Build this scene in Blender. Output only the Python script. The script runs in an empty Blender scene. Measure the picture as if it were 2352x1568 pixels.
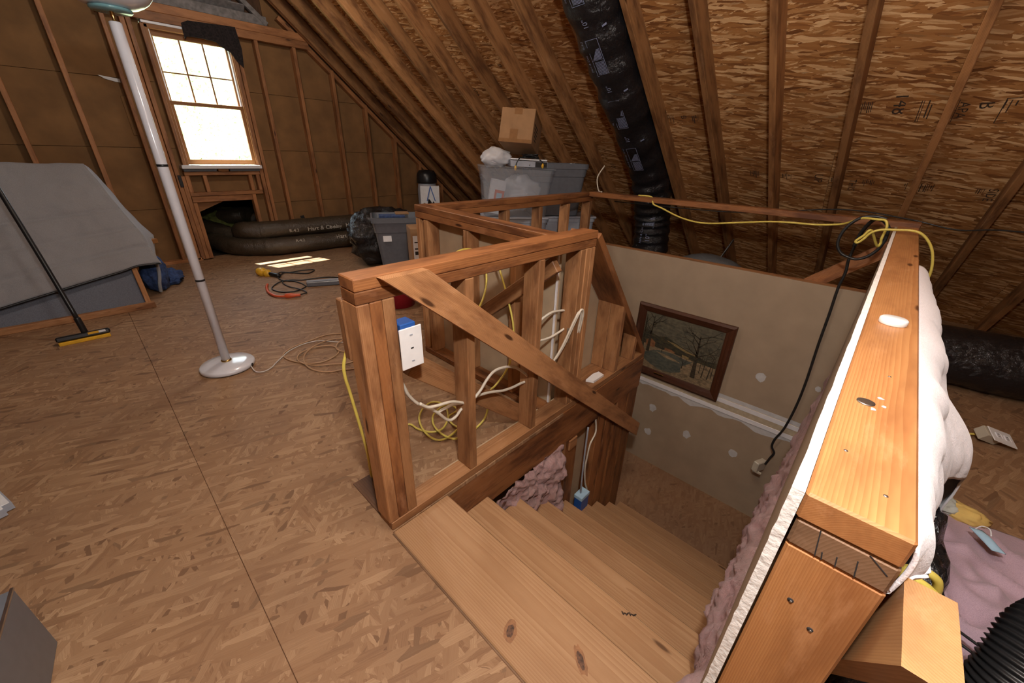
import bpy, bmesh, math, random
from mathutils import Vector, Matrix, noise
random.seed(7)
SC = bpy.context.scene
COL = SC.collection
V = Vector

# ------------------------------------------------------------------ camera, light, exposure
H = 1.3
cam = bpy.data.cameras.new('camera'); camo = bpy.data.objects.new('camera', cam); COL.objects.link(camo)
yaw, pit, rol = math.radians(-47.16), math.radians(-25.63), math.radians(1.62)
B0 = Matrix(((1, 0, 0), (0, 0, -1), (0, 1, 0)))
R = Matrix.Rotation(yaw, 3, 'Z') @ Matrix.Rotation(pit, 3, 'X') @ B0 @ Matrix.Rotation(rol, 3, 'Z')
camo.matrix_world = Matrix.Translation((0, 0, H)) @ R.to_4x4()
cam.sensor_width = 36; cam.lens = 36 * 897.8 / 2352; cam.clip_start = .02
SC.camera = camo
SC.view_settings.view_transform = 'Standard'; SC.view_settings.look = 'None'
SC.view_settings.gamma = 1; SC.view_settings.use_curve_mapping = False
SC.view_settings.exposure = 0.45

wd = bpy.data.worlds.new('sky'); SC.world = wd; wd.use_nodes = True
bg = wd.node_tree.nodes['Background']; bg.inputs[0].default_value = (.80, .90, 1, 1); bg.inputs[1].default_value = 6.5

def lamp(name, kind, loc, power, col=(1, 1, 1), r=.1, **kw):
    l = bpy.data.lights.new(name, kind); l.energy = power; l.color = col
    if kind != 'SUN': l.shadow_soft_size = r
    o = bpy.data.objects.new(name, l); o.location = loc; COL.objects.link(o); return o
sun = lamp('sun', 'SUN', (0, 0, 8), 22, (1, .95, .86)); sun.data.angle = math.radians(.6)
sun.rotation_euler = V((.17, -.42, -1)).to_track_quat('-Z', 'Y').to_euler()
lamp('camera_flash', 'POINT', (.12, -.01, 1.86), 74, (1, .98, .96), .05)
lamp('fill_light', 'POINT', (.75, .45, 2.62), 44, (1, .93, .84), .18)  # added soft fill above the stairs, no real bulb here
lamp('fill_light_back', 'POINT', (-.6, -1.3, 2.5), 85, (1, .93, .84), .25)  # added fill behind the camera to even out the brightness
lamp('fill_light_far', 'POINT', (1.15, 3.3, 2.95), 44, (1, .92, .82), .12)  # added fill that brightens the gable end and far rafters

# ------------------------------------------------------------------ object helpers
W = {}
def put(o, parent, M=None):
    M = M if M is not None else Matrix()
    COL.objects.link(o); W[o] = M
    if parent is None: o.matrix_world = M
    else:
        o.parent = parent; o.matrix_parent_inverse = Matrix()
        o.matrix_basis = W[parent].inverted() @ M
    return o
def tag(o, label=None, cat=None, group=None, kind=None):
    if label: o['label'] = label
    if cat: o['category'] = cat
    if group: o['group'] = group
    if kind: o['kind'] = kind
    return o
def thing(name, label, cat, loc=(0, 0, 0), group=None, rz=0):
    o = bpy.data.objects.new(name, None); o.empty_display_size = .05
    put(o, None, Matrix.Translation(loc) @ Matrix.Rotation(rz, 4, 'Z')); return tag(o, label, cat, group)
def struct(name, loc=(0, 0, 0), label=None):
    o = bpy.data.objects.new(name, None); o.empty_display_size = .05
    put(o, None, Matrix.Translation(loc)); return tag(o, label, kind='structure')
def me(name, verts, faces, mats, parent=None, M=None, smooth=False, midx=None, local=False):
    """verts in world space; the mesh is stored about the object's origin (its parent's frame unless M is given)"""
    if M is None: M = W[parent].copy() if parent is not None else Matrix()
    inv = M.inverted()
    m = bpy.data.meshes.new(name)
    m.from_pydata([v if local else inv @ V(v) for v in verts], [], faces)
    for mt in (mats if isinstance(mats, (list, tuple)) else [mats]): m.materials.append(mt)
    if midx: m.polygons.foreach_set('material_index', midx)
    if smooth: m.polygons.foreach_set('use_smooth', [True] * len(m.polygons))
    m.update()
    return put(bpy.data.objects.new(name, m), parent, M)
def bmo(name, bm, mat, parent=None, M=None, smooth=False):
    m = bpy.data.meshes.new(name); bm.to_mesh(m); bm.free()
    for mt in (mat if isinstance(mat, (list, tuple)) else [mat]): m.materials.append(mt)
    if smooth: m.polygons.foreach_set('use_smooth', [True] * len(m.polygons))
    if M is None: M = W[parent].copy() if parent is not None else Matrix()
    return put(bpy.data.objects.new(name, m), parent, M)
def frame(p0, p1, up):
    p0, p1, Z = V(p0), V(p1), V(up); X = (p1 - p0).normalized(); Z = (Z - X * Z.dot(X)).normalized(); Y = Z.cross(X)
    M = Matrix((X, Y, Z)).transposed().to_4x4(); M.translation = (p0 + p1) / 2; return M
BOXC = {}
def boxmesh(L, w, t, c):
    bm = bmesh.new(); bmesh.ops.create_cube(bm, size=1)
    bmesh.ops.scale(bm, vec=(L, w, t), verts=bm.verts)
    if c: bmesh.ops.bevel(bm, geom=bm.edges[:], offset=c, segments=1, affect='EDGES')
    return bm
def board(name, p0, p1, w, t, up, mat, parent=None, c=.003):
    """a board from p0 to p1 (centre line); w across, t along 'up'; grain along its own X"""
    L = (V(p1) - V(p0)).length
    return bmo(name, boxmesh(L, w, t, min(c, w / 4, t / 4)), mat, parent, frame(p0, p1, up))
def bx(name, x0, x1, y0, y1, z0, z1, mat, parent=None, axis=None, c=.003):
    d = (x1 - x0, y1 - y0, z1 - z0); cx, cy, cz = (x0 + x1) / 2, (y0 + y1) / 2, (z0 + z1) / 2
    k = 'xyz'.index(axis) if axis else max(range(3), key=lambda i: d[i])
    if k == 0: return board(name, (x0, cy, cz), (x1, cy, cz), d[1], d[2], (0, 0, 1), mat, parent, c)
    if k == 1: return board(name, (cx, y0, cz), (cx, y1, cz), d[0], d[2], (0, 0, 1), mat, parent, c)
    return board(name, (cx, cy, z0), (cx, cy, z1), d[0], d[1], (0, 1, 0), mat, parent, c)
def spline(pts, n=6, closed=False):
    pts = [V(p) for p in pts]; out = []; N = len(pts)
    rng = N if closed else N - 1
    for i in range(rng):
        g = (lambda k: pts[k % N]) if closed else (lambda k: pts[max(0, min(N - 1, k))])
        a, b, c, d = g(i - 1), g(i), g(i + 1), g(i + 2)
        for j in range(n):
            t = j / n
            out.append(.5 * ((2 * b) + (c - a) * t + (2 * a - 5 * b + 4 * c - d) * t * t + (3 * b - a - 3 * c + d) * t ** 3))
    if not closed: out.append(pts[-1])
    return out
def tube(name, pts, r, mat, parent=None, n=6, seg=8, caps=True, smooth=True, closed=False, rfun=None, wob=0, ref=(0, 0, 1)):
    P = spline(pts, n, closed) if n else [V(p) for p in pts]
    vs, fs = [], []; prev = V(ref)
    for i, p in enumerate(P):
        a = P[i - 1] if (i or closed) else P[0]; b = P[(i + 1) % len(P)] if (i < len(P) - 1 or closed) else P[-1]
        t = (b - a).normalized() if (b - a).length > 1e-9 else V((1, 0, 0))
        u = prev - t * prev.dot(t)
        if u.length < 1e-3: u = t.orthogonal()
        u.normalize(); v = t.cross(u); prev = u
        rr = rfun(i / (len(P) - 1)) if rfun else r
        for k in range(seg):
            a_ = 2 * math.pi * k / seg; q = rr
            if wob: q = rr * (1 + wob * noise.noise((p + (u * math.cos(a_) + v * math.sin(a_)) * r) * 9.0) + wob * .45 * noise.noise(V((i * .55, 1.6 * math.cos(a_), 1.6 * math.sin(a_) + p.x))))
            vs.append(p + (u * math.cos(a_) + v * math.sin(a_)) * q)
    M = len(P)
    for i in range(M if closed else M - 1):
        for k in range(seg):
            j = (i + 1) % M
            fs.append((i * seg + k, i * seg + (k + 1) % seg, j * seg + (k + 1) % seg, j * seg + k))
    if caps and not closed:
        fs.append(tuple(range(seg))[::-1]); fs.append(tuple(range((M - 1) * seg, M * seg)))
    return me(name, vs, fs, mat, parent, smooth=smooth)
def lathe(name, prof, c, mat, parent=None, seg=40, smooth=True, axis=(0, 0, 1), sx=1, sy=1):
    """prof: (r, h) pairs from bottom to top about the axis through c"""
    A = V(axis).normalized(); U = A.orthogonal().normalized() if abs(A.z) < .99 else V((1, 0, 0)); T = A.cross(U); c = V(c)
    vs, fs = [], []
    for r, h in prof:
        for k in range(seg):
            a = 2 * math.pi * k / seg; vs.append(c + A * h + U * (r * sx * math.cos(a)) + T * (r * sy * math.sin(a)))
    for i in range(len(prof) - 1):
        for k in range(seg): fs.append((i * seg + k, i * seg + (k + 1) % seg, (i + 1) * seg + (k + 1) % seg, (i + 1) * seg + k))
    if prof[0][0] > 1e-4: fs.append(tuple(range(seg))[::-1])
    if prof[-1][0] > 1e-4: fs.append(tuple(range((len(prof) - 1) * seg, len(prof) * seg)))
    return me(name, vs, fs, mat, parent, smooth=smooth)
def grid(name, fn, nu, nv, mat, parent=None, thick=0, smooth=True):
    vs = [fn(i / nu, j / nv) for j in range(nv + 1) for i in range(nu + 1)]
    fs = [(j * (nu + 1) + i, j * (nu + 1) + i + 1, (j + 1) * (nu + 1) + i + 1, (j + 1) * (nu + 1) + i) for j in range(nv) for i in range(nu)]
    o = me(name, vs, fs, mat, parent, smooth=smooth)
    if thick:
        m = o.modifiers.new('s', 'SOLIDIFY'); m.thickness = thick; m.offset = 0
    return o
def blob(name, c, rad, mat, parent=None, amp=.15, freq=5, seg=36, rings=22, flat=None, seed=0, rot=0):
    vs, fs = [], []; c = V(c)
    for i in range(rings + 1):
        th = math.pi * i / rings
        for k in range(seg):
            ph = 2 * math.pi * k / seg
            d = V((math.sin(th) * math.cos(ph), math.sin(th) * math.sin(ph), math.cos(th)))
            q = 1 + amp * noise.noise(d * freq + V((seed, seed, 0))) + amp * .5 * noise.noise(d * freq * 2.7 + V((0, seed, seed)))
            p = V((d.x * rad[0] * q, d.y * rad[1] * q, d.z * rad[2] * q))
            p.rotate(Matrix.Rotation(rot, 3, 'Z')); p += c
            if flat is not None: p.z = max(p.z, flat)
            vs.append(p)
    for i in range(rings):
        for k in range(seg): fs.append((i * seg + k, (i + 1) * seg + k, (i + 1) * seg + (k + 1) % seg, i * seg + (k + 1) % seg))
    return me(name, vs, fs, mat, parent, smooth=True)
def poly(name, pts, ext, mat, parent=None, Mx=None):
    """a flat outline in world space given some thickness along ext"""
    n = len(pts); e = V(ext)
    vs = [V(p) for p in pts] + [V(p) + e for p in pts]
    fs = [tuple(range(n))[::-1], tuple(range(n, 2 * n))] + [(i, (i + 1) % n, n + (i + 1) % n, n + i) for i in range(n)]
    m = me(name, vs, fs, mat, parent, Mx)
    b = bmesh.new(); b.from_mesh(m.data); bmesh.ops.recalc_face_normals(b, faces=b.faces); b.to_mesh(m.data); b.free()
    return m
def text_mesh(s, size, bold=0):
    c = bpy.data.curves.new('t', 'FONT'); c.body = s; c.size = size; c.resolution_u = 2; c.offset = bold
    o = bpy.data.objects.new('t', c); COL.objects.link(o)
    dg = bpy.context.evaluated_depsgraph_get(); dg.update()
    m = bpy.data.meshes.new_from_object(o.evaluated_get(dg))
    vs = [v.co.copy() for v in m.vertices]; fs = [tuple(p.vertices) for p in m.polygons]
    bpy.data.objects.remove(o); bpy.data.meshes.remove(m); bpy.data.curves.remove(c)
    return vs, fs
def lines2d(rects):
    vs, fs = [], []
    for x0, y0, x1, y1 in rects:
        k = len(vs); vs += [V((x0, y0, 0)), V((x1, y0, 0)), V((x1, y1, 0)), V((x0, y1, 0))]; fs.append((k, k + 1, k + 2, k + 3))
    return vs, fs

# ------------------------------------------------------------------ materials
class N:
    def __init__(s, name):
        s.m = bpy.data.materials.new(name); s.m.use_nodes = True; s.t = s.m.node_tree; s.b = s.t.nodes['Principled BSDF']
    def n(s, ty, **kw):
        d = s.t.nodes.new(ty)
        for k, v in kw.items():
            if k[0] == '_': setattr(d, k[1:], v)
        for k, v in kw.items():
            if k[0] == '_': continue
            k = int(k[1:]) if k[0] == 'i' and k[1:].isdigit() else k
            sk = d.inputs[k]
            if isinstance(v, bpy.types.NodeSocket): s.t.links.new(v, sk)
            else: sk.default_value = v
        return d
    def math(s, op, a, b=0, c=0): return s.n('ShaderNodeMath', _operation=op, i0=a, i1=b, i2=c).outputs[0]
    def vm(s, op, a, b=(0, 0, 0)): return s.n('ShaderNodeVectorMath', _operation=op, i0=a, i1=b).outputs[0]
    def mix(s, f, a, b, mode='MIX'):
        d = s.t.nodes.new('ShaderNodeMix'); d.data_type = 'RGBA'; d.blend_type = mode
        for sk, v in ((d.inputs[0], f), (d.inputs[6], a), (d.inputs[7], b)):
            if isinstance(v, bpy.types.NodeSocket): s.t.links.new(v, sk)
            else: sk.default_value = v if not isinstance(v, tuple) or len(v) == 4 else (*v, 1)
        return d.outputs[2]
    def ramp(s, f, stops):
        d = s.t.nodes.new('ShaderNodeValToRGB'); e = d.color_ramp.elements
        while len(e) < len(stops): e.new(.5)
        for q, (p, c) in zip(e, stops): q.position = p; q.color = (*c, 1) if len(c) == 3 else c
        s.t.links.new(f, d.inputs[0]); return d.outputs[0]
    def coord(s): return s.n('ShaderNodeTexCoord').outputs['Object']
    def set(s, **kw):
        for k, v in kw.items():
            k = k.replace('_', ' ')
            if isinstance(v, bpy.types.NodeSocket): s.t.links.new(v, s.b.inputs[k])
            else: s.b.inputs[k].default_value = (*v, 1) if isinstance(v, tuple) and len(v) == 3 else v
        return s.m
    def bump(s, h, k=.3, d=.01):
        s.t.links.new(s.n('ShaderNodeBump', Strength=k, Distance=d, Height=h).outputs[0], s.b.inputs['Normal'])

def flat(name, col, rough=.5, nz=.08, scale=30, bump=0, **kw):
    a = N(name); f = a.n('ShaderNodeTexNoise', Vector=a.coord(), Scale=scale, Detail=4.0).outputs[0]
    lo = tuple(c * (1 - nz * 1.6) for c in col); hi = tuple(min(1, c * (1 + nz * 1.6)) for c in col)
    c = a.ramp(f, [(.3, lo), (.7, hi)])
    if bump: a.bump(f, bump, .004)
    return a.set(Base_Color=c, Roughness=rough, **kw)

def wood(name, light, dark, stain, rings=46, rough=.55, dirt=.5, var=.35, knots=True, scuff=.45):
    """lumber: growth rings about an axis beside the board, fibre streaks, stains, a few knots; grain runs along the object's X"""
    a = N(name); co = a.coord(); rnd = a.n('ShaderNodeObjectInfo').outputs['Random']
    off = a.n('ShaderNodeCombineXYZ', X=a.math('MULTIPLY', rnd, 37.0), Y=a.math('MULTIPLY_ADD', rnd, .12, .02), Z=a.math('MULTIPLY_ADD', a.math('FRACT', a.math('MULTIPLY', rnd, 17.3)), .12, .03)).outputs[0]
    p = a.vm('ADD', co, off)
    ps = a.vm('MULTIPLY', p, (.10, 1, 1))
    wv = a.n('ShaderNodeTexWave', _wave_type='RINGS', _rings_direction='X', _wave_profile='SAW', Vector=ps, Scale=float(rings), Distortion=3.2, Detail=2.0).outputs['Fac']
    wv.node.inputs['Detail Scale'].default_value = .35
    fib = a.n('ShaderNodeTexNoise', Vector=a.vm('MULTIPLY', p, (2.5, 160, 160)), Scale=1.0, Detail=5.0, Roughness=.6).outputs[0]
    big = a.n('ShaderNodeTexNoise', Vector=a.vm('MULTIPLY', p, (3.2, 14, 14)), Scale=1.0, Detail=4.0, Roughness=.62).outputs[0]
    g = a.math('MULTIPLY_ADD', wv, .55, a.math('MULTIPLY', fib, .45))
    c = a.ramp(g, [(.2, light), (.55, tuple(.5 * (x + y) for x, y in zip(light, dark))), (.85, dark)])
    st = a.math('MULTIPLY', a.n('ShaderNodeMapRange', Value=big, i1=.44, i2=.66).outputs[0], dirt)
    c = a.mix(st, c, stain)
    sc = a.n('ShaderNodeTexNoise', Vector=a.vm('MULTIPLY', p, (5, 22, 22)), Scale=1.0, Detail=6.0, Roughness=.7).outputs[0]
    c = a.mix(a.math('MULTIPLY', a.n('ShaderNodeMapRange', Value=sc, i1=.56, i2=.72).outputs[0], scuff), c, tuple(min(1, x * 1.12 + .05) for x in light))
    if knots:
        vo = a.n('ShaderNodeTexVoronoi', _voronoi_dimensions='3D', Vector=a.vm('MULTIPLY', p, (2.2, 9, 9)), Scale=1.0, Randomness=1.0).outputs['Distance']
        c = a.mix(a.n('ShaderNodeMapRange', Value=vo, i1=.09, i2=.05).outputs[0], c, tuple(x * .45 for x in stain))
    tone = a.math('MULTIPLY_ADD', a.math('FRACT', a.math('MULTIPLY', rnd, 7.7)), var, 1 - var / 2)
    c = a.mix(1.0, c, a.n('ShaderNodeCombineColor', i0=tone, i1=tone, i2=tone).outputs[0], 'MULTIPLY')
    a.bump(g, .22, .002)
    return a.set(Base_Color=c, Roughness=rough, Specular_IOR_Level=.35)

def osb(name, cols, fl=.09, wd_=.017, contrast=1.0, bump=.15, rough=.7, angs=(8, -22, 31, -55, 74), bias=.5, dirt=(.3, .2, .14), dirtk=.3, grain=.45, worn=.0, darkk=.55):
    """strand board: overlapping layers of stretched cells, each layer laid at its own angle"""
    a = N(name); co = a.coord()
    warp = a.n('ShaderNodeTexNoise', Vector=co, Scale=9.0, Detail=1.0).outputs['Color']
    co2 = a.vm('ADD', co, a.vm('MULTIPLY', a.vm('SUBTRACT', warp, (.5, .5, .5)), (.010, .010, 0)))
    wp2 = a.n('ShaderNodeTexNoise', Vector=co, Scale=85.0, Detail=2.0).outputs['Color']
    co2 = a.vm('ADD', co2, a.vm('MULTIPLY', a.vm('SUBTRACT', wp2, (.5, .5, .5)), (.004, .004, 0)))
    val = None; hgt = None
    for i, an in enumerate(angs):
        m = a.n('ShaderNodeMapping', _vector_type='POINT', Vector=co2, Rotation=(0, 0, math.radians(an)), Location=(i * 3.7, i * 1.9, 0)).outputs[0]
        k = .8 + .14 * i
        m2 = a.vm('MULTIPLY', m, (1 / (fl * k), 1 / (wd_ * k), 0))
        vo = a.n('ShaderNodeTexVoronoi', _voronoi_dimensions='2D', Vector=m2, Scale=1.0, Randomness=1.0)
        sp = a.n('ShaderNodeSeparateColor', i0=vo.outputs['Color'])
        gr = a.n('ShaderNodeTexNoise', Vector=a.vm('MULTIPLY', m, (10, 420, 0)), Scale=1.0, Detail=3.0).outputs[0]
        v = a.math('MULTIPLY_ADD', a.math('SUBTRACT', gr, .5), grain, sp.outputs[0])
        h = sp.outputs[1]
        if val is None: val, hgt = v, h
        else:
            mk = a.math('GREATER_THAN', sp.outputs[2], bias)
            val = a.n('ShaderNodeMix', i0=mk, i2=val, i3=v).outputs[0]
            hgt = a.n('ShaderNodeMix', i0=mk, i2=hgt, i3=h).outputs[0]
    v = a.math('MULTIPLY_ADD', a.math('SUBTRACT', val, .5), contrast, .5)
    c = a.ramp(v, [(.04, cols[0]), (.30, cols[1]), (.62, cols[2]), (.93, cols[3])])
    d = a.n('ShaderNodeTexNoise', Vector=co, Scale=1.4, Detail=5.0, Roughness=.6).outputs[0]
    c = a.mix(a.math('MULTIPLY', a.n('ShaderNodeMapRange', Value=d, i1=.45, i2=.75).outputs[0], dirtk), c, dirt)
    if worn:
        w = a.n('ShaderNodeTexNoise', Vector=co, Scale=.55, Detail=2.0).outputs[0]
        c = a.mix(a.math('MULTIPLY', w, worn), c, cols[1])
    dk = a.math('MULTIPLY', a.math('GREATER_THAN', hgt, .94), darkk)
    c = a.mix(dk, c, tuple(x * .6 for x in cols[0]))
    a.bump(hgt, bump, .002)
    return a.set(Base_Color=c, Roughness=rough, Specular_IOR_Level=.3)

M = {}
M['rail'] = wood('rail_lumber', (.345, .145, .052), (.225, .082, .027), (.10, .034, .013), rings=78, dirt=.95, rough=.5)
M['stud'] = wood('stud_lumber', (.42, .215, .095), (.295, .13, .05), (.15, .06, .024), rings=74, dirt=.8, var=.45)
M['cap'] = wood('cap_lumber', (.44, .21, .078), (.33, .135, .045), (.19, .07, .025), rings=120, dirt=.6, rough=.42)
M['end'] = wood('end_grain', (.45, .25, .105), (.34, .17, .065), (.24, .11, .05), rings=120, dirt=.4, knots=False)
M['greywood'] = wood('weathered_lumber', (.26, .15, .085), (.18, .098, .05), (.1, .055, .03), rings=90, dirt=.6)
M['tread'] = wood('tread_pine', (.44, .265, .14), (.335, .18, .085), (.28, .14, .065), rings=50, rough=.42, dirt=.35, var=.14, scuff=.2)
M['rafter'] = wood('rafter_lumber', (.40, .20, .08), (.27, .12, .043), (.11, .045, .018), rings=70, dirt=.85, var=.5)
M['gstud'] = wood('gable_lumber', (.42, .19, .075), (.29, .115, .04), (.14, .052, .02), rings=70, dirt=.75)
M['winwood'] = wood('window_wood', (.34, .15, .045), (.25, .1, .03), (.16, .06, .02), dirt=.3, knots=False)
M['darkwood'] = wood('dark_wood', (.13, .06, .026), (.085, .036, .015), (.04, .018, .008), dirt=.6)
M['frame'] = wood('frame_walnut', (.085, .03, .014), (.05, .018, .009), (.03, .01, .006), dirt=.3, knots=False, rough=.35)
M['floor'] = osb('floor_osb', [(.185, .095, .05), (.265, .148, .076), (.315, .185, .099), (.45, .29, .165)], fl=.052, wd_=.011, contrast=.62, angs=(12, 64, -25, -70, 38, 88, -48, 20), bias=.52, dirt=(.17, .10, .064), dirtk=.55, worn=.30, rough=.62, bump=.10, grain=1.15)
M['roof'] = osb('roof_osb', [(.165, .06, .017), (.345, .148, .044), (.42, .205, .07), (.74, .48, .24)], fl=.050, wd_=.0075, contrast=.90, angs=(58, 2, 33, -6, -28, 9, 22, -15, 4, -11), bias=.55, dirt=(.22, .10, .036), dirtk=.4, bump=.3, grain=.7, darkk=.4)
M['landing'] = osb('landing_osb', [(.15, .075, .04), (.23, .125, .066), (.27, .155, .085), (.34, .21, .115)], fl=.06, wd_=.012, contrast=.45, grain=.8, darkk=.3)
M['fibre'] = flat('fibreboard', (.205, .104, .038), .9, .12, 5)
M['drywall'] = flat('drywall_paper', (.335, .255, .175), .9, .05, 6)
M['drywallback'] = flat('drywall_back', (.46, .34, .215), .9, .06, 8)
M['gyp'] = flat('gypsum_edge', (.82, .80, .77), .9, .06, 90, bump=.6)
M['mud'] = flat('joint_compound', (.50, .50, .50), .8, .06, 20)
M['tape'] = flat('joint_tape', (.43, .36, .25), .8, .08, 30)
M['white'] = flat('white_paint', (.72, .72, .74), .35, .02)
M['lampwhite'] = flat('lamp_enamel', (.68, .69, .74), .22, .02, Coat_Weight=.4)
M['plastic_w'] = flat('white_plastic', (.80, .80, .80), .35, .02)
M['almond'] = flat('almond_plastic', (.52, .47, .37), .4, .03)
M['black'] = flat('black_plastic', (.012, .012, .013), .35, .1)
M['metal'] = flat('steel', (.5, .5, .5), .35, .1, Metallic=1.0)
M['brass'] = flat('brass', (.6, .42, .16), .25, .1, Metallic=1.0)
M['greytote'] = flat('grey_tote_plastic', (.125, .135, .155), .32, .05)
M['lighttote'] = flat('light_grey_plastic', (.34, .36, .41), .4, .04)
M['blue'] = flat('blue_box_plastic', (.02, .10, .38), .4, .05)
M['pblue'] = flat('pale_blue', (.38, .58, .74), .7, .05)
M['teal'] = flat('teal_glass', (.16, .33, .36), .2, .05)
M['yellow'] = flat('yellow_jacket', (.62, .50, .10), .42, .05)
M['yelplastic'] = flat('yellow_plastic', (.75, .42, .03), .35, .08)
M['tan'] = flat('tan_cord', (.45, .27, .14), .5, .05)
M['romex'] = flat('white_cable', (.62, .56, .46), .45, .05)
M['orange'] = flat('orange_rubber', (.62, .10, .03), .4, .06)
M['cable'] = flat('black_cable', (.014, .014, .014), .4, .1)
M['cord_w'] = flat('white_cord', (.62, .57, .52), .4, .04)
M['card'] = flat('cardboard', (.30, .165, .075), .85, .07, 12)
M['cardtape'] = flat('packing_tape', (.23, .11, .04), .3, .06)
M['red'] = flat('red_plastic', (.34, .015, .03), .35, .06)
M['paper'] = flat('paper', (.75, .76, .78), .7, .03)
M['ink'] = flat('ink', (.02, .018, .018), .8, .1)
M['stamp'] = flat('stamp_ink', (.045, .026, .016), .85, .3, 60)
M['print'] = flat('white_print', (.22, .25, .38), .5, .1)
M['printw'] = flat('pale_print', (.55, .52, .46), .5, .1)
M['greyfab'] = flat('grey_upholstery', (.135, .145, .175), .95, .14, 220)
M['denim'] = flat('denim', (.035, .065, .17), .95, .3, 40)
M['navy'] = flat('navy_towel', (.03, .055, .16), .95, .3, 120, bump=.8)
M['felt'] = flat('roofing_felt', (.016, .011, .011), .95, .4, 60)
M['void'] = flat('cavity_shade', (.012, .008, .006), 1.0, .2)  # near-black colour paints in the darkness inside the opening
M['leaf'] = flat('leaves', (.46, .56, .32), .8, .3, 1.2)
M['grass'] = flat('lawn', (.42, .50, .26), .9, .2, 2)
M['bark'] = flat('bark', (.12, .08, .05), .9, .2)
M['darkred'] = flat('dark_red_cloth', (.10, .012, .014), .9, .2)
M['pinkpatch'] = flat('yellow_cloth', (.66, .46, .14), .9, .06)
M['greenwhite'] = flat('pale_green_cloth', (.52, .55, .50), .9, .06)

def cloth(name, col, scale=260, wr=.5, wsc=7, rough=.92):
    a = N(name); co = a.coord()
    f = a.n('ShaderNodeTexNoise', Vector=co, Scale=float(scale), Detail=2.0).outputs[0]
    w = a.n('ShaderNodeTexNoise', Vector=co, Scale=float(wsc), Detail=4.0, Distortion=1.2).outputs[0]
    c = a.ramp(f, [(.3, tuple(x * .88 for x in col)), (.7, tuple(min(1, x * 1.1) for x in col))])
    a.bump(a.math('MULTIPLY_ADD', f, .12, w), wr, .03)
    return a.set(Base_Color=c, Roughness=rough, Sheen_Weight=.15)
M['quilt'] = cloth('grey_quilt', (.27, .265, .275), 300, .25)
M['sheet'] = cloth('white_sheet', (.72, .68, .70), 400, .2, 9)
M['pink'] = cloth('pink_sheet', (.47, .335, .40), 400, .35, 6)

def insul(name, col):
    a = N(name); co = a.coord()
    f = a.n('ShaderNodeTexNoise', Vector=co, Scale=38.0, Detail=9.0, Roughness=.75, Distortion=1.1).outputs[0]
    b = a.n('ShaderNodeTexNoise', Vector=co, Scale=7.0, Detail=3.0).outputs[0]
    c = a.ramp(f, [(.3, tuple(x * .62 for x in col)), (.52, col), (.75, tuple(min(1, x * 1.3) for x in col))])
    c = a.mix(a.math('MULTIPLY', b, .6), c, (.50, .33, .25))
    a.bump(f, .9, .02); return a.set(Base_Color=c, Roughness=1.0, Sheen_Weight=.4)
M['insul'] = insul('pink_fibreglass', (.52, .27, .29))

def foil(name, col, sc, rough=.18, k=.8, stretch=(1, 1, 1)):
    a = N(name); co = a.vm('MULTIPLY', a.coord(), stretch)
    f = a.n('ShaderNodeTexNoise', Vector=co, Scale=float(sc), Detail=5.0, Roughness=.65, Distortion=1.5).outputs[0]
    a.bump(f, k, .02); return a.set(Base_Color=col, Roughness=rough, Specular_IOR_Level=.6)
M['duct'] = foil('black_duct_film', (.010, .010, .012), 26, .2, .55)
M['ductdust'] = foil('dusty_duct_film', (.058, .043, .028), 24, .30, .5)
M['ductgrey'] = foil('grey_duct_film', (.07, .075, .08), 20, .5, .4)
M['bag'] = foil('black_bag_film', (.010, .010, .011), 14, .18, .9)

def clear(name, tint, alpha, rough=.25):
    a = N(name); t = a.n('ShaderNodeBsdfTransparent', Color=(*tint, 1)); mx = a.t.nodes.new('ShaderNodeMixShader'); mx.inputs[0].default_value = alpha
    a.t.links.new(t.outputs[0], mx.inputs[1]); a.t.links.new(a.b.outputs[0], mx.inputs[2])
    a.t.links.new(mx.outputs[0], a.t.nodes['Material Output'].inputs[0])
    a.set(Base_Color=(.55, .57, .6), Roughness=rough); return a.m
M['clear'] = clear('clear_plastic', (.93, .94, .96), .20)
M['film'] = clear('white_bag_film', (.95, .95, .97), .6, .3); M['film'].node_tree.nodes['Principled BSDF'].inputs['Base Color'].default_value = (.78, .79, .82, 1)
M['glass'] = clear('window_glass', (.97, .99, .98), .04, .02)

# ------------------------------------------------------------------ the setting
YG = 5.75
def zf(y): return max(0.0, .022 * (y - 2.2))
S = .85; NRM = V((S, 0, 1)).normalized(); LN = math.sqrt(1 + S * S)
def ZR(y): return 4.31 + .035 * y
def zb(x, y): return ZR(y) - S * x

floor = struct('floor')
def fpanel(x0, x1, y0, y1, name='floor_panel', mat='floor', th=.018):
    ys = [y0] + ([2.2] if y0 < 2.2 < y1 else []) + [y1]
    vs, fs = [], []
    for y in ys:
        z = zf(y); vs += [(x0, y, z), (x1, y, z), (x1, y, z - th), (x0, y, z - th)]
    n = len(ys)
    for i in range(n - 1):
        a, b = 4 * i, 4 * i + 4
        fs += [(a, a + 1, b + 1, b), (a + 1, a + 2, b + 2, b + 1), (a + 2, a + 3, b + 3, b + 2), (a + 3, a, b, b + 3)]
    fs += [(3, 2, 1, 0), tuple(4 * (n - 1) + k for k in range(4))]
    return me(name, vs, fs, M[mat], floor)
fpanel(-3, .0235, -3.2, 5.9); fpanel(.0258, .452, -3.2, 5.9)
fpanel(.452, 1.523, 1.005, 2.2); fpanel(.452, 5.4, 2.2, 5.9); fpanel(.452, 5.4, -3.2, -.022); fpanel(3.262, 5.4, -.022, 2.2); fpanel(1.523, 3.262, 2.08, 2.2)
bx('edge_strip', .446, .4535, -.02, 1.0, -.018, .002, M['greywood'], floor)
bx('floor_patch', .458, .62, 1.1, 1.335, .0, .004, M['darkwood'], floor, axis='y', c=.001)
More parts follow.
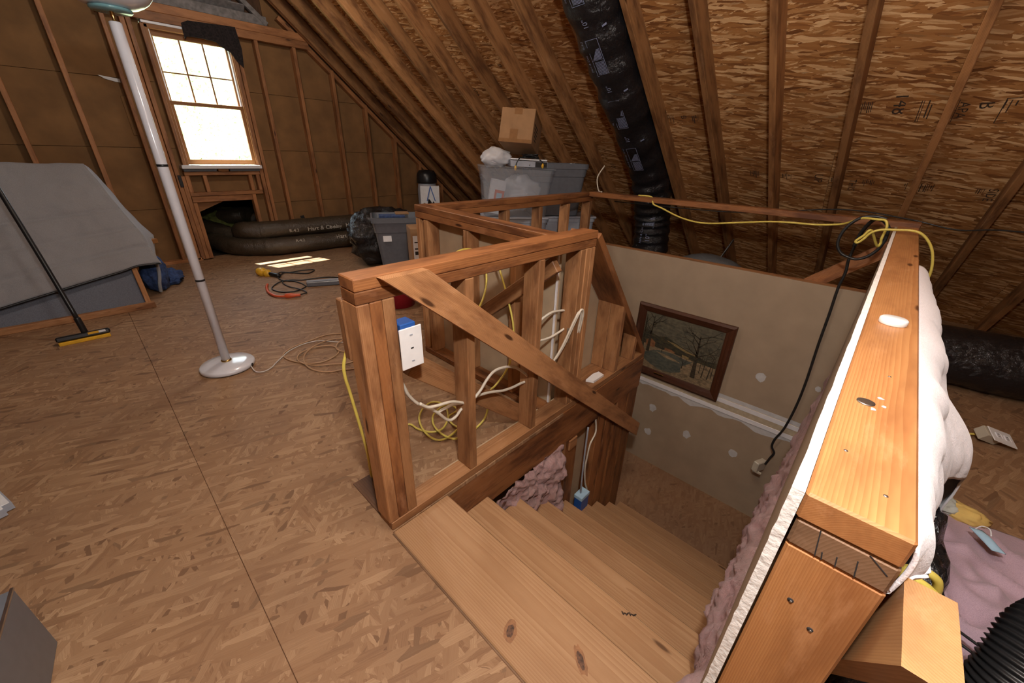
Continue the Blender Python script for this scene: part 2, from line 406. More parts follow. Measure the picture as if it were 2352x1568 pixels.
bx('seam_filler', .0225, .0265, -3.2, 2.2, -.018, -.003, M['darkwood'], floor, c=0)
board('seam_filler', (.0245, 2.2, -.012), (.0245, 5.8, zf(5.8) - .012), .004, .012, (0, 0, 1), M['darkwood'], floor, c=0)

ceil = struct('ceiling')
ztop = lambda x, y, o: V((x, y, zb(x, y))) + NRM * o
xs = [1.25, 1.75, 2.68, 3.61, 4.54, 5.47]
for i in range(5):
    st = -3.2 + (1.22 if i % 2 else 0)
    ys = [-3.2] + [st + 2.44 * k for k in range(1 if not i % 2 else 0, 5) if -3.1 < st + 2.44 * k < 5.8] + [5.98]
    for y0, y1 in zip(ys[:-1], ys[1:]):
        a, b = xs[i] + .0015, xs[i + 1] - .0015
        p0, p1 = ztop((a + b) / 2, y0 + .001, .146), ztop((a + b) / 2, y1 - .001, .146)
        board('sheathing_panel', p0, p1, (b - a) * LN, .012, NRM, M['roof'], ceil, c=0)
PAN = [o for o in ceil.children]
for k in range(-8, 14):
    y = .81 + .4064 * k - .019
    if -3.1 < y < 5.72: board('rafter', ztop(1.27, y, .07), ztop(5.15, y, .07), .038, .14, NRM, M['rafter'], ceil)
board('ridge_board', (1.25, -3.2, zb(1.25, -3.2) + .05), (1.25, 5.7, zb(1.25, 5.7) + .05), .038, .2, (0, 0, 1), M['rafter'], ceil)
NL = V((-S, 0, 1)).normalized()
board('roof_light_block', ztop(3.3, -3.3, .185), ztop(3.3, 5.99, .185), 4.34 * LN, .03, NRM, M['felt'], ceil, c=0)  # unseen layer added to stop daylight leaking through the panel seams
zl = lambda x, y, o: V((x, y, zb(2.5 - x, y))) + NL * o
for y0, y1 in ((-3.2, -.8), (-.8, 1.64), (1.64, 4.08), (4.08, 5.98)):
    for a, b in ((1.25, -.5), (-.5, -2.8)):
        board('sheathing_panel', zl((a + b) / 2, y0, .146), zl((a + b) / 2, y1, .146), abs(a - b) * LN, .012, NL, M['roof'], ceil, c=0)
for k in range(-8, 14, 1):
    y = .81 + .4064 * k - .019
    if -3.1 < y < 5.72: board('rafter', zl(1.23, y, .07), zl(-2.7, y, .07), .038, .14, NL, M['rafter'], ceil)

# stamps printed on the sheathing: text runs down the slope
board('roof_light_block', zl(-.75, -3.3, .185), zl(-.75, 5.99, .185), 4.34 * LN, .03, NL, M['felt'], ceil, c=0)  # same added light-blocking layer over the left slope
board('ridge_light_block', (1.25, -3.3, zb(1.25, -3.3) + .28), (1.25, 5.99, zb(1.25, 5.99) + .28), .5, .05, (0, 0, 1), M['felt'], ceil, c=0)  # unseen strip added to block daylight at the ridge gap
DS = V((1, 0, -S)).normalized()
def stamp(kind, x, y, size, arg='', dirn=1):
    o = V((x, y, zb(x, y))) + NRM * (.140 - .0015)
    vs, fs = text_mesh(arg, size) if kind == 't' else lines2d(arg)
    pts = [o + DS * (v.x * dirn) + V((0, -1, 0)) * (v.y * dirn) for v in vs]
    best = min(PAN, key=lambda p: (W[p].translation - o).length if True else 0)
    for p in PAN:
        q = W[p].inverted() @ o; d = p.dimensions if p.dimensions.length else V((1, 1, 1))
        bb = [V(c) for c in p.bound_box]
        if min(b.x for b in bb) <= q.x <= max(b.x for b in bb) and min(b.y for b in bb) <= q.y <= max(b.y for b in bb): best = p
    return me('stamp', pts, fs, M['stamp'], best)
def code(n, w, h, seed):
    rnd = random.Random(seed); out = []
    for i in range(n):
        t = i / n * w; ln = h * rnd.uniform(.4, 1); out.append((rnd.uniform(0, .02), t, ln, t + w / n * rnd.uniform(.2, .6)))
    return out
stamp('t', 3.30, -.13, .085, 'B'); stamp('t', 3.25, .215, .10, '148'); stamp('t', 3.37, 1.475, .06, 'B')
stamp('l', 3.29, .10, 0, [(0, .0, .15, .004), (0, .010, .15, .013), (.0, .03, .12, .036), (.03, .044, .13, .049), (.0, .056, .09, .060)])
stamp('t', 3.30, -.055, .06, 'APA'); stamp('l', 3.29, -.048, 0, [(0, 0, .15, .003), (0, .058, .15, .061)])
stamp('l', 3.285, -.215, 0, [(0, 0, .16, .004), (0, .196, .16, .2), (0, 0, .004, .2), (.156, 0, .16, .2)] + code(9, .18, .12, 3))
stamp('l', 3.36, 1.585, 0, code(10, .08, .09, 4)); stamp('l', 3.36, 1.39, 0, code(11, .13, .09, 5)); stamp('l', 3.29, .36, 0, code(10, .09, .1, 6))
stamp('t', 3.78, .545, .075, 'UP'); stamp('t', 3.80, .33, .06, 'THIS'); stamp('t', 3.79, -.36, .06, 'SIDE')
for q, (y, w) in enumerate(((.99, .08), (.76, .17), (.44, .07), (.255, .20), (.03, .02), (-.05, .24), (-.31, .04))): stamp('l', 3.79, y, 0, code(int(w * 100), w, .085, 10 + q))
stamp('t', 3.40, 2.448, .055, 'B'); stamp('l', 3.39, 2.58, 0, code(7, .07, .07, 30)); stamp('t', 3.83, 2.33, .075, '10'); stamp('l', 3.35, 2.3, 0, code(9, .1, .07, 31))
stamp('t', 2.93, 3.08, .06, 'B'); stamp('t', 2.48, 4.09, .06, 'B'); stamp('l', 3.38, 2.9, 0, code(8, .08, .08, 33)); stamp('t', 3.1, 3.62, .055, 'APA')

# gable wall
gab = struct('wall_back', (0, 0, 0))
def gp(x0, x1, z0, z1, mat='fibre', y=5.842): return bx('wall_panel', x0, x1, y, y + .012, z0, z1, M[mat], gab, axis='x', c=.001)
zs = [0.0, .66, 1.26, 1.86, 2.47, 3.7]
for z0, z1 in zip(zs[:-1], zs[1:]):
    e = .0015
    if z1 > 3:
        gp(-2.8, .45, z0 + e, z1 - e); gp(2.05, 5.4, z0 + e, z1 - e)
        continue
    gp(-2.8, .92, z0 + e, z1 - e)
    gp(1.67, 5.4, z0 + e, z1 - e)
gp(.92, 1.67, .765, 1.06); gp(.92, 1.67, 2.36, 2.47); gp(1.5, 1.67, .0, .765)
bx('wall_panel', .60, .648, 5.834, 5.842, 1.37, 1.71, M['fibre'], gab, axis='z')
poly('wall_panel', [(.49, 5.838, 1.868), (.66, 5.838, 1.85), (.66, 5.838, 1.822), (.60, 5.838, 1.826), (.53, 5.838, 1.842)], (0, -.004, 0), M['paper'], gab)
def gs(x, z0, z1, w=.038, mat='gstud', name='stud'): return bx(name, x - w / 2, x + w / 2, 5.75, 5.839, z0, z1, M[mat], gab, axis='z')
bx('bottom_plate', -2.6, .83, 5.75, 5.839, .04, .11, M['gstud'], gab); bx('bottom_plate', 1.64, 5.0, 5.75, 5.839, .04, .11, M['gstud'], gab)
for x in (-.96, -.55, -.145, .272): gs(x, .11, min(3.2, zb(2.5 - x, YG) - .02))
gs(.655, .11, 2.36, .034)
for x in (.79, .8345, .8745): gs(x, .09, 2.36 if x < .86 else .99, .038)
gs(.924, 1.10, 2.33, .03)
for x in (1.655, 1.70): gs(x, .09, 2.36, .038)
for x in (1.895, 2.295, 2.716, 3.12, 3.53, 3.94, 4.35): gs(x, .11, min(2.36 if x < 2.3 else 9, zb(x, YG) - .01))
for z0 in (2.36, 2.435): bx('header', .62, 2.47, 5.745, 5.839, z0, z0 + .074, M['gstud'], gab)
bx('header_plate', .895, 1.634, 5.752, 5.839, .995, 1.033, M['gstud'], gab); bx('header_plate', .895, 1.62, 5.752, 5.839, .78, .82, M['gstud'], gab)
bx('header_plate', .90, 1.50, 5.765, 5.839, .715, .778, M['gstud'], gab)
for x in (.916, 1.075, 1.525, 1.605): bx('cripple_stud', x - .019, x + .019, 5.755, 5.839, .82, .995, M['gstud'], gab, axis='z')
gs(.9145, .09, .712, .038)
for x in (1.515, ): gs(x, .09, .78, .04)
poly('wall_panel', [(.93, 5.845, .78), (1.28, 5.845, .74), (.93, 5.845, .60)], (0, -.012, 0), M['winwood'], gab)
for i in range(2):
    a, b = ztop(2.3 if i == 0 else 2.3, 5.70, -.0), None
board('gable_rafter', ztop(1.27, 5.705, .07), ztop(5.1, 5.705, .07), .038, .14, NRM, M['gstud'], gab)
board('gable_plate', ztop(2.2, 5.80, -.03), ztop(5.1, 5.80, -.03), .08, .05, NRM, M['gstud'], gab)
for a in ((-3, .80, -.1, 4.4), (1.75, 5.4, -.1, 4.4), (.80, 1.75, 2.36, 4.4), (.80, 1.75, 1.0, 1.06), (.80, .925, 1.0, 2.4), (1.665, 1.75, 1.0, 2.4)): bx('gable_light_block', a[0], a[1], 5.875, 5.90, a[2], a[3], M['darkwood'], gab, c=0)  # unseen outer sheets added against daylight through the wall seams and vent
# triangular louvred vent over the header
vm = M['vent'] = flat('weathered_grey_paint', (.20, .185, .18), .85, .2, 25)
vent = bx('gable_vent', .47, 2.06, 5.78, 5.83, 2.515, 2.60, vm, gab)
board('vent_frame', (2.06, 5.80, 2.53), (1.27, 5.80, 3.20), .05, .05, (0, 1, 0), vm, vent)
board('vent_frame', (.44, 5.80, 2.53), (1.23, 5.80, 3.20), .05, .05, (0, 1, 0), vm, vent)
for k in range(7):
    z = 2.635 + .085 * k; hw = max(.04, (3.2 - z) * 1.17 - .04)
    board('slat', (1.25 - hw, 5.83, z), (1.25 + hw, 5.83, z), .11, .012, (0, .6, .8), vm, vent)
# niche below the window
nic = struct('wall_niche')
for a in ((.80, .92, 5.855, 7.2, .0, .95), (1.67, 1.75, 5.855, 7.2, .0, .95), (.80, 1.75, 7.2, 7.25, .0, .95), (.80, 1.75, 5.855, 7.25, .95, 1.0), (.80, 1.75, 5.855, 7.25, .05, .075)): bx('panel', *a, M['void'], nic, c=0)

# window
win = struct('window_1')
bx('jamb', .935, .965, 5.76, 5.87, 1.10, 2.33, M['winwood'], win); bx('jamb', 1.625, 1.655, 5.76, 5.87, 1.10, 2.33, M['winwood'], win)
bx('head_jamb', .935, 1.655, 5.76, 5.87, 2.30, 2.335, M['winwood'], win)
bx('head_casing', .925, 1.665, 5.765, 5.87, 2.336, 2.360, M['white'], win)
bx('stop', .965, .978, 5.79, 5.86, 1.12, 2.30, M['white'], win); bx('stop', 1.612, 1.625, 5.79, 5.86, 1.12, 2.30, M['white'], win)
def sash(x0, x1, z0, z1, y, r=(.03, .03, .035, .05)):
    s = bx('sash', x0, x1, y - .015, y + .015, z0, z0 + r[3], M['winwood'], win, axis='x')
    bx('rail', x0, x1, y - .015, y + .015, z1 - r[2], z1, M['winwood'], s, axis='x')
    bx('stile', x0, x0 + r[0], y - .015, y + .015, z0 + r[3], z1 - r[2], M['winwood'], s, axis='z'); bx('stile', x1 - r[1], x1, y - .015, y + .015, z0 + r[3], z1 - r[2], M['winwood'], s, axis='z')
    return s
lo = sash(.965, 1.625, 1.105, 1.705, 5.80)
up = sash(.965, 1.625, 1.675, 2.30, 5.84, (.03, .03, .05, .03))
bx('pane', .993, 1.597, 5.798, 5.802, 1.15, 1.675, M['glass'], lo, axis='x', c=0)
gx = [.99, 1.198, 1.395, 1.60]; gz = [1.70, 1.957, 2.255]
for i in range(3):
    for j in range(2): bx('pane', gx[i], gx[i + 1], 5.838, 5.842, gz[j], gz[j + 1], M['glass'], up, axis='x', c=0)
for x in gx[1:3]: bx('muntin', x - .007, x + .007, 5.832, 5.848, 1.705, 2.25, M['winwood'], up, axis='z', c=.001)
bx('muntin', .993, 1.597, 5.833, 5.847, 1.951, 1.963, M['winwood'], up, axis='x', c=.001)
bx('sill', .885, 1.655, 5.69, 5.86, 1.065, 1.10, M['white'], win)
bx('sill_shim', .90, 1.20, 5.74, 5.83, 1.035, 1.063, M['greytote'], win); bx('sill_shim', 1.33, 1.64, 5.74, 5.83, 1.035, 1.063, M['greytote'], win); bx('sill_block', 1.215, 1.315, 5.735, 5.83, 1.035, 1.063, M['winwood'], win, axis='x')

# outside
lawn = bx('ground', -30, 30, 8, 70, -3.2, -3, M['grass'], None, c=0); tag(lawn, kind='structure')
tag(bpy.data.objects[lawn.name], 'sunlit pale grass outside the window')
def tree(x, y, z, r, label):
    t = thing('tree', label, 'tree', (x, y, -3), 'trees outside the window')
    tube('trunk', [(x, y, -3), (x + .1, y, -1), (x, y, z)], .18, M['bark'], t, 3, 8)
    rnd = random.Random(int(x * 100 + y)); vs, fs = [], []
    for i in range(9000):
        d = V((rnd.gauss(0, 1), rnd.gauss(0, 1), rnd.gauss(0, 1))).normalized() * (r * rnd.uniform(.55, 1.05)); d.z *= 1.25
        d *= 1 + .25 * noise.noise(d * .9)
        c = V((x, y, z)) + d; u = V((rnd.gauss(0, 1), rnd.gauss(0, 1), rnd.gauss(0, 1))).normalized(); w = u.orthogonal().normalized()
        k = len(vs); s_ = rnd.uniform(.06, .11); vs += [c - u * s_, c + w * s_ * .5, c + u * s_, c - w * s_ * .5]; fs.append((k, k + 1, k + 2, k + 3))
    f = me('foliage', vs, fs, M['leaf'], t); f['kind'] = 'stuff'
for x, y, z, r, s_ in ((2.2, 17, 3.2, 2.6, 'leafy tree behind the left window panes'), (6.4, 19, 3.6, 3.0, 'leafy tree behind the right window panes'), (4.4, 24, 1.0, 3.6, 'leafy tree low in the middle of the window, farthest back')): tree(x, y, z, r, s_)

# other outer walls, well out of the photograph's frame
wf = struct('wall_front'); bx('wall_panel', -3, 5.5, -3.25, -3.2, -.02, 4.6, M['fibre'], wf, axis='x', c=0)

# stairwell walls
XW = 3.25; ZL = -1.52
wl = struct('wall_landing')
bx('drywall_sheet', XW, XW + .013, -.012, 2.066, ZL - .02, .565, M['drywall'], wl, axis='y', c=.001)
bx('cap_edge', XW + .013, XW + .1, -.012, 2.08, .50, .563, M['stud'], wl, axis='y')
for k in range(6): bx('stud', XW + .014, XW + .10, .02 + .4 * k, .058 + .4 * k, ZL, .5, M['stud'], wl, axis='z')
def mud(y, z, r, sd):
    rnd = random.Random(sd); pts = []
    for i in range(14):
        a = 2 * math.pi * i / 14; q = r * rnd.uniform(.8, 1.15); pts.append((XW, y + q * math.cos(a), z + q * 1.15 * math.sin(a)))
    return poly('mud_patch', pts, (-.0015, 0, 0), M['mud'], wl)
for i, (y, z, r) in enumerate(((.372, -.211, .034), (1.132, -.881, .036), (1.129, -1.163, .034), (.777, -.998, .036), (.387, -.976, .036), (.02, -.16, .018))): mud(y, z, r, i)
# chair-rail height strip: taped joint with a white bead along each edge
rnd = random.Random(5)
lo_ = [(XW, .0 + .058 * i, -.648 - .045 * abs(noise.noise(V((i * .33, 2.3, 0)))) * 1.8 - rnd.uniform(0, .008)) for i in range(36)]
poly('mud_patch', lo_ + [(XW, 2.05, -.62), (XW, 0, -.62)], (-.001, 0, 0), M['mud'], wl)
bx('mud_patch', XW - .001, XW, 0, .625, -.515, -.47, M['mud'], wl, c=0)
tr = bx('trim_1', XW - .0045, XW, -.005, 2.06, -.632, -.505, M['tape'], None, axis='y', c=.001); tr['kind'] = 'structure'
for z in (-.634, -.545): bx('bead', XW - .008, XW - .004, -.005, 2.06, z, z + .038, M['white'], tr, axis='y', c=.001)
wr = struct('wall_right')
# drywall on the stair side of the right rail: ragged bottom edge, insulation below
top, bot = .982, None
pts = [(.447, -.0215, .0)] + [(.447 + .1 * i, -.0215, .10 + .05 * noise.noise(V((i * .7, .3, 1)))) for i in range(29)] + [(XW, -.0215, .1), (XW, -.0215, .978)] + [(XW - .1 - .1 * i, -.0215, .978 + .004 * noise.noise(V((i * 1.9, 4, 2)))) for i in range(26)] + [(.447, -.0215, .978)]
dr = poly('drywall_sheet', pts, (0, .011, 0), M['drywall'], wr)
vs = [(.445, -.0222, .0), (.445, -.0095, .0), (.445, -.0095, .979), (.445, -.0222, .979)]
nseg = 60; e1, e2 = [], []
poly('drywall_edge', [(.4465, -.0218, .0)] + [(.4465, -.0095 + .0012 * noise.noise(V((i * .9, 0, 0))), .979 * i / nseg) for i in range(nseg + 1)] + [(.4465, -.0218, .979)], (-.003, 0, 0), M['gyp'], wr)
poly('drywall_edge', [(.444, -.0218, .9785), (.444, -.0095, .9785)] + [(.444 + 2.5 * i / nseg, -.0100 + .0018 * noise.noise(V((i * .8, 3, 0))), .9785) for i in range(1, nseg + 1)] + [(2.944, -.0218, .9785)], (0, 0, .003), M['gyp'], wr)
bx('lower_wall_panel', .447, XW, -.09, -.08, -1.6, .05, M['drywallback'], wr, axis='x', c=0)
wlo = struct('lower_light_block')  # unseen box added to keep sky light from entering below the floor
for a in ((.38, .44, -.15, 2.4), (3.36, 3.42, -.15, 2.4), (.38, 3.42, -.17, -.115), (.38, 3.42, 2.28, 2.34), ): bx('wall_panel', a[0], a[1], a[2], a[3], -2.8, -.019, M['drywallback'], wlo, c=0)
bx('wall_panel', .38, 3.42, -.17, 2.4, -2.8, -2.72, M['drywallback'], wlo, axis='x', c=0)
ws = struct('wall_stair_back')
bx('drywall_sheet', 1.511, 1.523, 1.10, 2.08, -2.7, .90, M['drywallback'], ws, axis='z', c=.001)
bx('drywall_sheet', 1.523, XW, 2.068, 2.08, -2.7, .0, M['drywallback'], ws, axis='x', c=.001)
wc = struct('wall_center')
poly('drywall_sheet', [(1.52, 1.192, .03), (2.48, 1.192, .03), (1.70, 1.192, .90), (1.52, 1.192, .90)], (0, .012, 0), M['drywallback'], wc)
bx('drywall_sheet', .72, 2.52, 1.099, 1.111, -2.7, .03, M['drywallback'], wc, axis='x', c=.001)
for x0, x1 in ((1.555, 1.60), (1.605, 1.72), (1.955, 2.06), (2.065, 2.17), (2.20, 2.35), (2.36, 2.50)): bx('stud', x0, x1, 1.012, 1.096, ZL, -.245, M['rail' if x0 > 1.6 else 'stud'], wc, axis='z')
bx('rim_joist', .715, 2.50, 1.007, 1.098, -.245, -.002, M['rail'], wc, axis='x')
bx('stud_block', 1.62, 1.70, 1.0, 1.012, -.33, -.255, M['stud'], wc, axis='x')
bx('corner_bead', 1.498, 1.510, 1.101, 1.109, .03, .9, M['white'], wc, axis='z', c=.001)
fl_ = bx('floor_landing', 2.42, XW, -.02, 2.07, ZL - .02, ZL, M['landing'], None, axis='y', c=0); fl_['kind'] = 'structure'

# ------------------------------------------------------------------ stairs
stair = thing('staircase', 'pine staircase going down from the strand-board floor to the landing', 'stairs', (.455, .5, 0))
for k in range(8):
    nose = .711 + .235 * k; z = -.19 * k; back = .4545 if k == 0 else nose - .235 - .015
    bx('tread', back, nose, -.006 if k == 0 else .0, 1.006 if k < 1 else 1.008, z - .032, z, M['tread'], stair, axis='y', c=.005)
    bx('riser', nose - .033, nose - .018, .0, 1.008, z - .19, z - .032, M['tread'], stair, axis='y', c=.001)
bx('nosing', 2.50, 2.591, 0, 1.008, ZL, ZL + .004, M['tread'], stair, axis='y', c=.001)

TR = [c for c in stair.children if c.name.startswith('tread')]
def ell(name, x, y, z, a, b, rot, mat, par, n=18, sd=1):
    rr_ = random.Random(sd); ps_ = []
    for i in range(n):
        t = 2 * math.pi * i / n; q = rr_.uniform(.85, 1.1); u, w = a * q * math.cos(t), b * q * math.sin(t)
        ps_.append((x + u * math.cos(rot) - w * math.sin(rot), y + u * math.sin(rot) + w * math.cos(rot), z))
    return poly(name, ps_, (0, 0, .0005), mat, par)
KN = flat('pine_knot', (.10, .045, .022), .5, .4, 120); KR = flat('pine_knot_ring', (.26, .12, .05), .5, .15, 90)
for i, (x, y, a, b, r_) in enumerate(((.517, .453, .019, .012, .6), (.603, .256, .024, .009, .95))):
    ell('knot_ring', x, y, .0001, a * 1.7, b * 1.7, r_, KR, TR[0], sd=i); ell('knot', x, y, .0004, a, b, r_, KN, TR[0], sd=i + 4)
for i in range(6): ell('grade_stamp', .92 + .005 * i, .268 - .007 * i, -.1899, .008, .003, 1.0 + i, M['stamp'], TR[1], 9, i)

# ------------------------------------------------------------------ half walls round the stairwell
def knee(name, label): return thing(name, label, 'half wall', (0, 0, 0))
nw = knee('half_wall', 'open stud half wall nearest the stairs, with a long diagonal brace board')
RL, ST = M['rail'], M['stud']
def lum(n, *a, mat=None, axis=None, p=None): return bx(n, *a, mat or ST, p, axis=axis)
lum('top_plate', .449, 1.675, 1.009, 1.10, .945, .982, mat=RL, p=nw); lum('top_plate', .449, 1.672, 1.011, 1.098, .906, .944, mat=RL, p=nw)
lum('bottom_plate', .455, 2.50, 1.009, 1.098, .001, .040, mat=ST, p=nw)
for i, x in enumerate((.449, .4895, .530)): lum('post_stud', x, x + .0395, 1.011, 1.098, .0405, .9055, mat=(ST, RL, ST)[i], axis='z', p=nw)
lum('block', .445, .49, 1.099, 1.137, .70, .90, axis='z', p=nw)
for x in (.846, 1.246): lum('stud', x, x + .038, 1.010, 1.098, .0405, .9055, mat=ST, axis='z', p=nw)
for x in (1.548, 1.590, 1.632): lum('end_stud', x, x + .038, 1.010 if x < 1.6 else 1.012, 1.098, .0405, .9055, axis='z', p=nw)
poly('diagonal_brace', [(.517, .971, .978), (.672, .971, .978), (2.58, .971, -.617), (2.56, .971, -.73)], (0, .037, 0), M['stud'], nw, frame((.6, .989, .95), (2.57, .989, -.68), (0, 1, 0)))
board('inner_brace', (.665, 1.118, .60), (1.275, 1.118, .07), .085, .037, (0, 1, 0), M['stud'], nw)
board('rake_plate', (1.692, 1.099, .955), (2.487, 1.099, .035), .180, .038, V((.92, 0, .795)), RL, nw)
for x, zt in ((2.065, .50), (2.30, .225)):
    lum('rake_stud', x, x + .038, 1.011, 1.098, .0405, zt, mat=ST, axis='z', p=nw)
    if x < 2.2: lum('rake_stud', x, x + .038, 1.0995, 1.187, .0405, zt, mat=ST, axis='z', p=nw)
lum('sill_plate', 1.68, 2.50, 1.0985, 1.188, .001, .040, mat=ST, p=nw)
lum('steel_plate', 1.547, 1.5485, 1.03, 1.05, .42, .50, mat=M['metal'], axis='z', p=nw)
# trim the brace's square top end level by a short fill so that it dies into the plate
mw = knee('half_wall', 'half wall of the stairwell running from the near wall to the far left corner')
a0, a1 = (1.463, 1.10, .955), (1.463, 2.26, .987)
board('top_plate', (1.463, 1.10, .957), (1.463, 2.168, .988), .089, .037, (0, 0, 1), RL, mw); board('top_plate', (1.463, 1.10, .919), (1.463, 2.166, .950), .087, .037, (0, 0, 1), RL, mw)
board('bottom_plate', (1.463, 1.10, .02), (1.463, 2.166, .02), .089, .038, (0, 0, 1), RL, mw)
for y, z in ((1.306, .904), (1.673, .915), (2.045, .925), (2.125, .928)): lum('stud', 1.42, 1.509, y, y + .038, .04, z, axis='z', p=mw)
board('diagonal_brace', (1.40, 1.04, .86), (1.40, 1.66, .38), .075, .036, (1, 0, 0), ST, mw)
fw = knee('half_wall', 'low open half wall at the far side of the stairwell in front of the bins')
board('top_plate', (1.51, 2.125, .985), (3.285, 2.125, .983), .089, .037, (0, 0, 1), RL, fw); board('top_plate', (1.51, 2.125, .947), (3.285, 2.125, .945), .087, .037, (0, 0, 1), RL, fw)
for x in (1.77, 2.147, 2.528, 2.90, 3.24): lum('stud', x, x + .038, 2.081, 2.168, .04, .925, axis='z', p=fw)
lum('bottom_plate', 1.525, 3.26, 2.081, 2.168, .002, .04, mat=RL, p=fw)
bw = thing('top_beam', 'single long rail board along the roof side, carrying the yellow cable', 'beam', (3.2, 1, .98))
board('plank', (3.255, -.115, .988), (3.255, 2.08, .990), .089, .040, (0, 0, 1), RL, bw)
board('knee_brace', (3.355, -.06, .865), (3.355, .45, .40), .088, .036, (1, 0, 0), RL, bw)
rw = knee('half_wall', 'half wall on the right with a wide worn cap board and drywall edge')
lum('cap_board', .445, 3.27, -.1115, -.0225, .945, .982, mat=M['cap'], p=rw)
lum('top_plate', .4455, 3.26, -.1125, -.0245, .9065, .9445, mat=M['greywood'], p=rw)
lum('end_post', .446, .4845, -.1135, -.0250, .04, .906, mat=M['cap'], axis='z', p=rw)
for x in (.487, .90, 1.30, 1.71, 2.11, 2.52, 2.92): lum('stud', x, x + .038, -.1125, -.0240, .04, .906, axis='z', p=rw)
lum('bottom_plate', .446, 3.26, -.1125, -.024, .0, .04, mat=RL, p=rw)
ep = rw.children[2]
for y, z in ((-.052, .828), (-.079, .803)):
    lathe('nail_hole', [(.0035, 0), (.003, .0008)], (.4462, y, z), M['ink'], ep, 14, axis=(-1, 0, 0)); lathe('nail', [(.0018, 0), (.0015, .0012)], (.4460, y - .0008, z - .0012), M['metal'], ep, 10, axis=(-1, 0, 0))
poly('back_brace', [(.357, -.120, .925), (.465, -.120, .925), (1.09, -.120, .03), (.982, -.120, .03)], (0, -.038, 0), M['end'], rw, frame((.41, -.139, .925), (1.03, -.139, .03), (0, 1, 0)))
for (y0, za), (y1, zb_) in (((-.047, .944), (-.052, .908)), ((-.083, .930), (-.0865, .908)), ((-.056, .918), (-.058, .908)), ((-.068, .922), (-.070, .908)), ((-.088, .944), (-.106, .930))):
    board('crack', (.4453, y0, za), (.4453, y1, zb_), .0012, .0004, (1, 0, 0), M['ink'], rw.children[1], c=0)
cb = rw.children[0]
lathe('metal_slug', [(.0, 0), (.011, .0), (.011, .0012), (.009, .0016), (.0, .0014)], (.716, -.053, .9822), M['metal'], cb, 24)
for (x, y, s_) in ((.745, -.068, .006), (.70, -.062, .005), (.72, -.073, .004)):
    poly('paint_fleck', [(x + s_ * math.cos(a) * random.uniform(.5, 1.3), y + s_ * math.sin(a) * random.uniform(.4, 1), .9821) for a in [k * .785 for k in range(8)]], (0, 0, .0005), M['mud'], cb)
for x, y in ((.56, -.045), (.50, -.085), (.845, -.075)): lathe('nail', [(.0025, 0), (.002, .0006), (0, .0008)], (x, y, .982), M['metal'], cb, 10)
cp = lathe('plastic_disc', [(.0, 0), (.0235, 0), (.0245, .002), (.0245, .011), (.022, .0135), (.0, .014)], (1.165, -.067, .982), M['plastic_w'], None, 28)
tag(cp, 'round white plastic bottle top lying on the right rail', 'disc')

# ------------------------------------------------------------------ insulation
def batt(name, label, fn, nu, nv):
    o = grid(name, fn, nu, nv, M['insul'], None); return tag(o, label, 'insulation')
def fb(u, v):
    x = .735 + .82 * u; z = -.23 - (1.0 + .25 * u) * v
    p = V((x, 1.0, z)); b = .035 * math.sin(math.pi * min(1, v * 1.2 + .1)) + .045 * noise.noise(p * 7) + .03 * noise.noise(p * 17) + .014 * noise.noise(p * 40)
    return V((x, 1.035 - .03 - b if 0 < u < 1 else 1.08, z))
batt('insulation_batt', 'pink fibreglass batt in the stud bay below the near half wall', fb, 110, 130)
def fr(u, v):
    x = .50 + 2.74 * u; t = v
    zt = .13; zb_ = -.19 * max(0, (x - .70) / .235) - .02
    z = zt + (zb_ - zt) * t
    p = V((x, 0, z)); b = (.078 + .03 * noise.noise(V((x * 3, 0, 1)))) * math.sin(math.pi * min(1, max(0, t)) ** .7) + .04 * noise.noise(p * 8) + .028 * noise.noise(p * 19) + .014 * noise.noise(p * 45)
    return V((x, -.030 + max(-.02, b * (.60 + .40 * min(1, u * 3)) * (1 - .50 * u)), z))
batt('insulation_batt', 'pink fibreglass batt hanging along the right wall above the treads', fr, 280, 60)

# ------------------------------------------------------------------ ducts
def cyl_map(path_o, ax, up, r):
    """maps flat art (u along the axis, v round the surface, starting at 'up') onto a cylinder"""
    A = V(ax).normalized(); U = V(up); U = (U - A * U.dot(A)).normalized(); T = U.cross(A); o = V(path_o)
    def f(v, du, dv, rot):
        a, b = (v.x, v.y) if not rot else (-v.y, v.x)
        th = (b + dv) / r; return o + A * (a + du) + (U * math.cos(th) + T * math.sin(th)) * (r * 1.012)
    return f
def label_art(parent, f, art, du, dv, rot=False, mat='print', name='print'):
    vs, fs = art; return me(name, [f(v, du, dv, rot) for v in vs], fs, M[mat], parent)
big = thing('duct', 'large black flexible duct running down between the rafters and behind the rail', 'duct', (3.95, 1.80, zf(1.8)))
d0 = V((1.9, 1.81, zb(1.9, 1.81) + .02)); d1 = V((3.70, 1.80, zb(3.7, 1.8) + .02))
def rr(t): return .172 + .006 * math.sin(t * 160) + (.008 if abs(t - .30) < .02 else 0) - .012 * math.exp(-((t - .33) / .015) ** 2)
tube('duct_body', [d0, d0.lerp(d1, .33), d0.lerp(d1, .66), d1, (3.93, 1.79, .84), (3.97, 1.77, .55), (3.97, 1.76, .2), (3.97, 1.75, .01)], .172, M['duct'], big, 34, 36, rfun=rr, wob=.06)
AX = d0 - d1; f = cyl_map(d1, AX, V((-.6, -.60, -.5)), .176)
box_art = lambda w, h: lines2d([(0, 0, w, .003), (0, h - .003, w, h), (0, 0, .003, h), (w - .003, 0, w, h), (w * .45, 0, w * .46, h)] + [(.012, .008 + i * .008, .11, .012 + i * .008) for i in range(int((h - .02) / .008))] + [(w * .48 + i * .008, .008, w * .48 + i * .008 + .005, h * (.85 - .06 * i)) for i in range(9)])
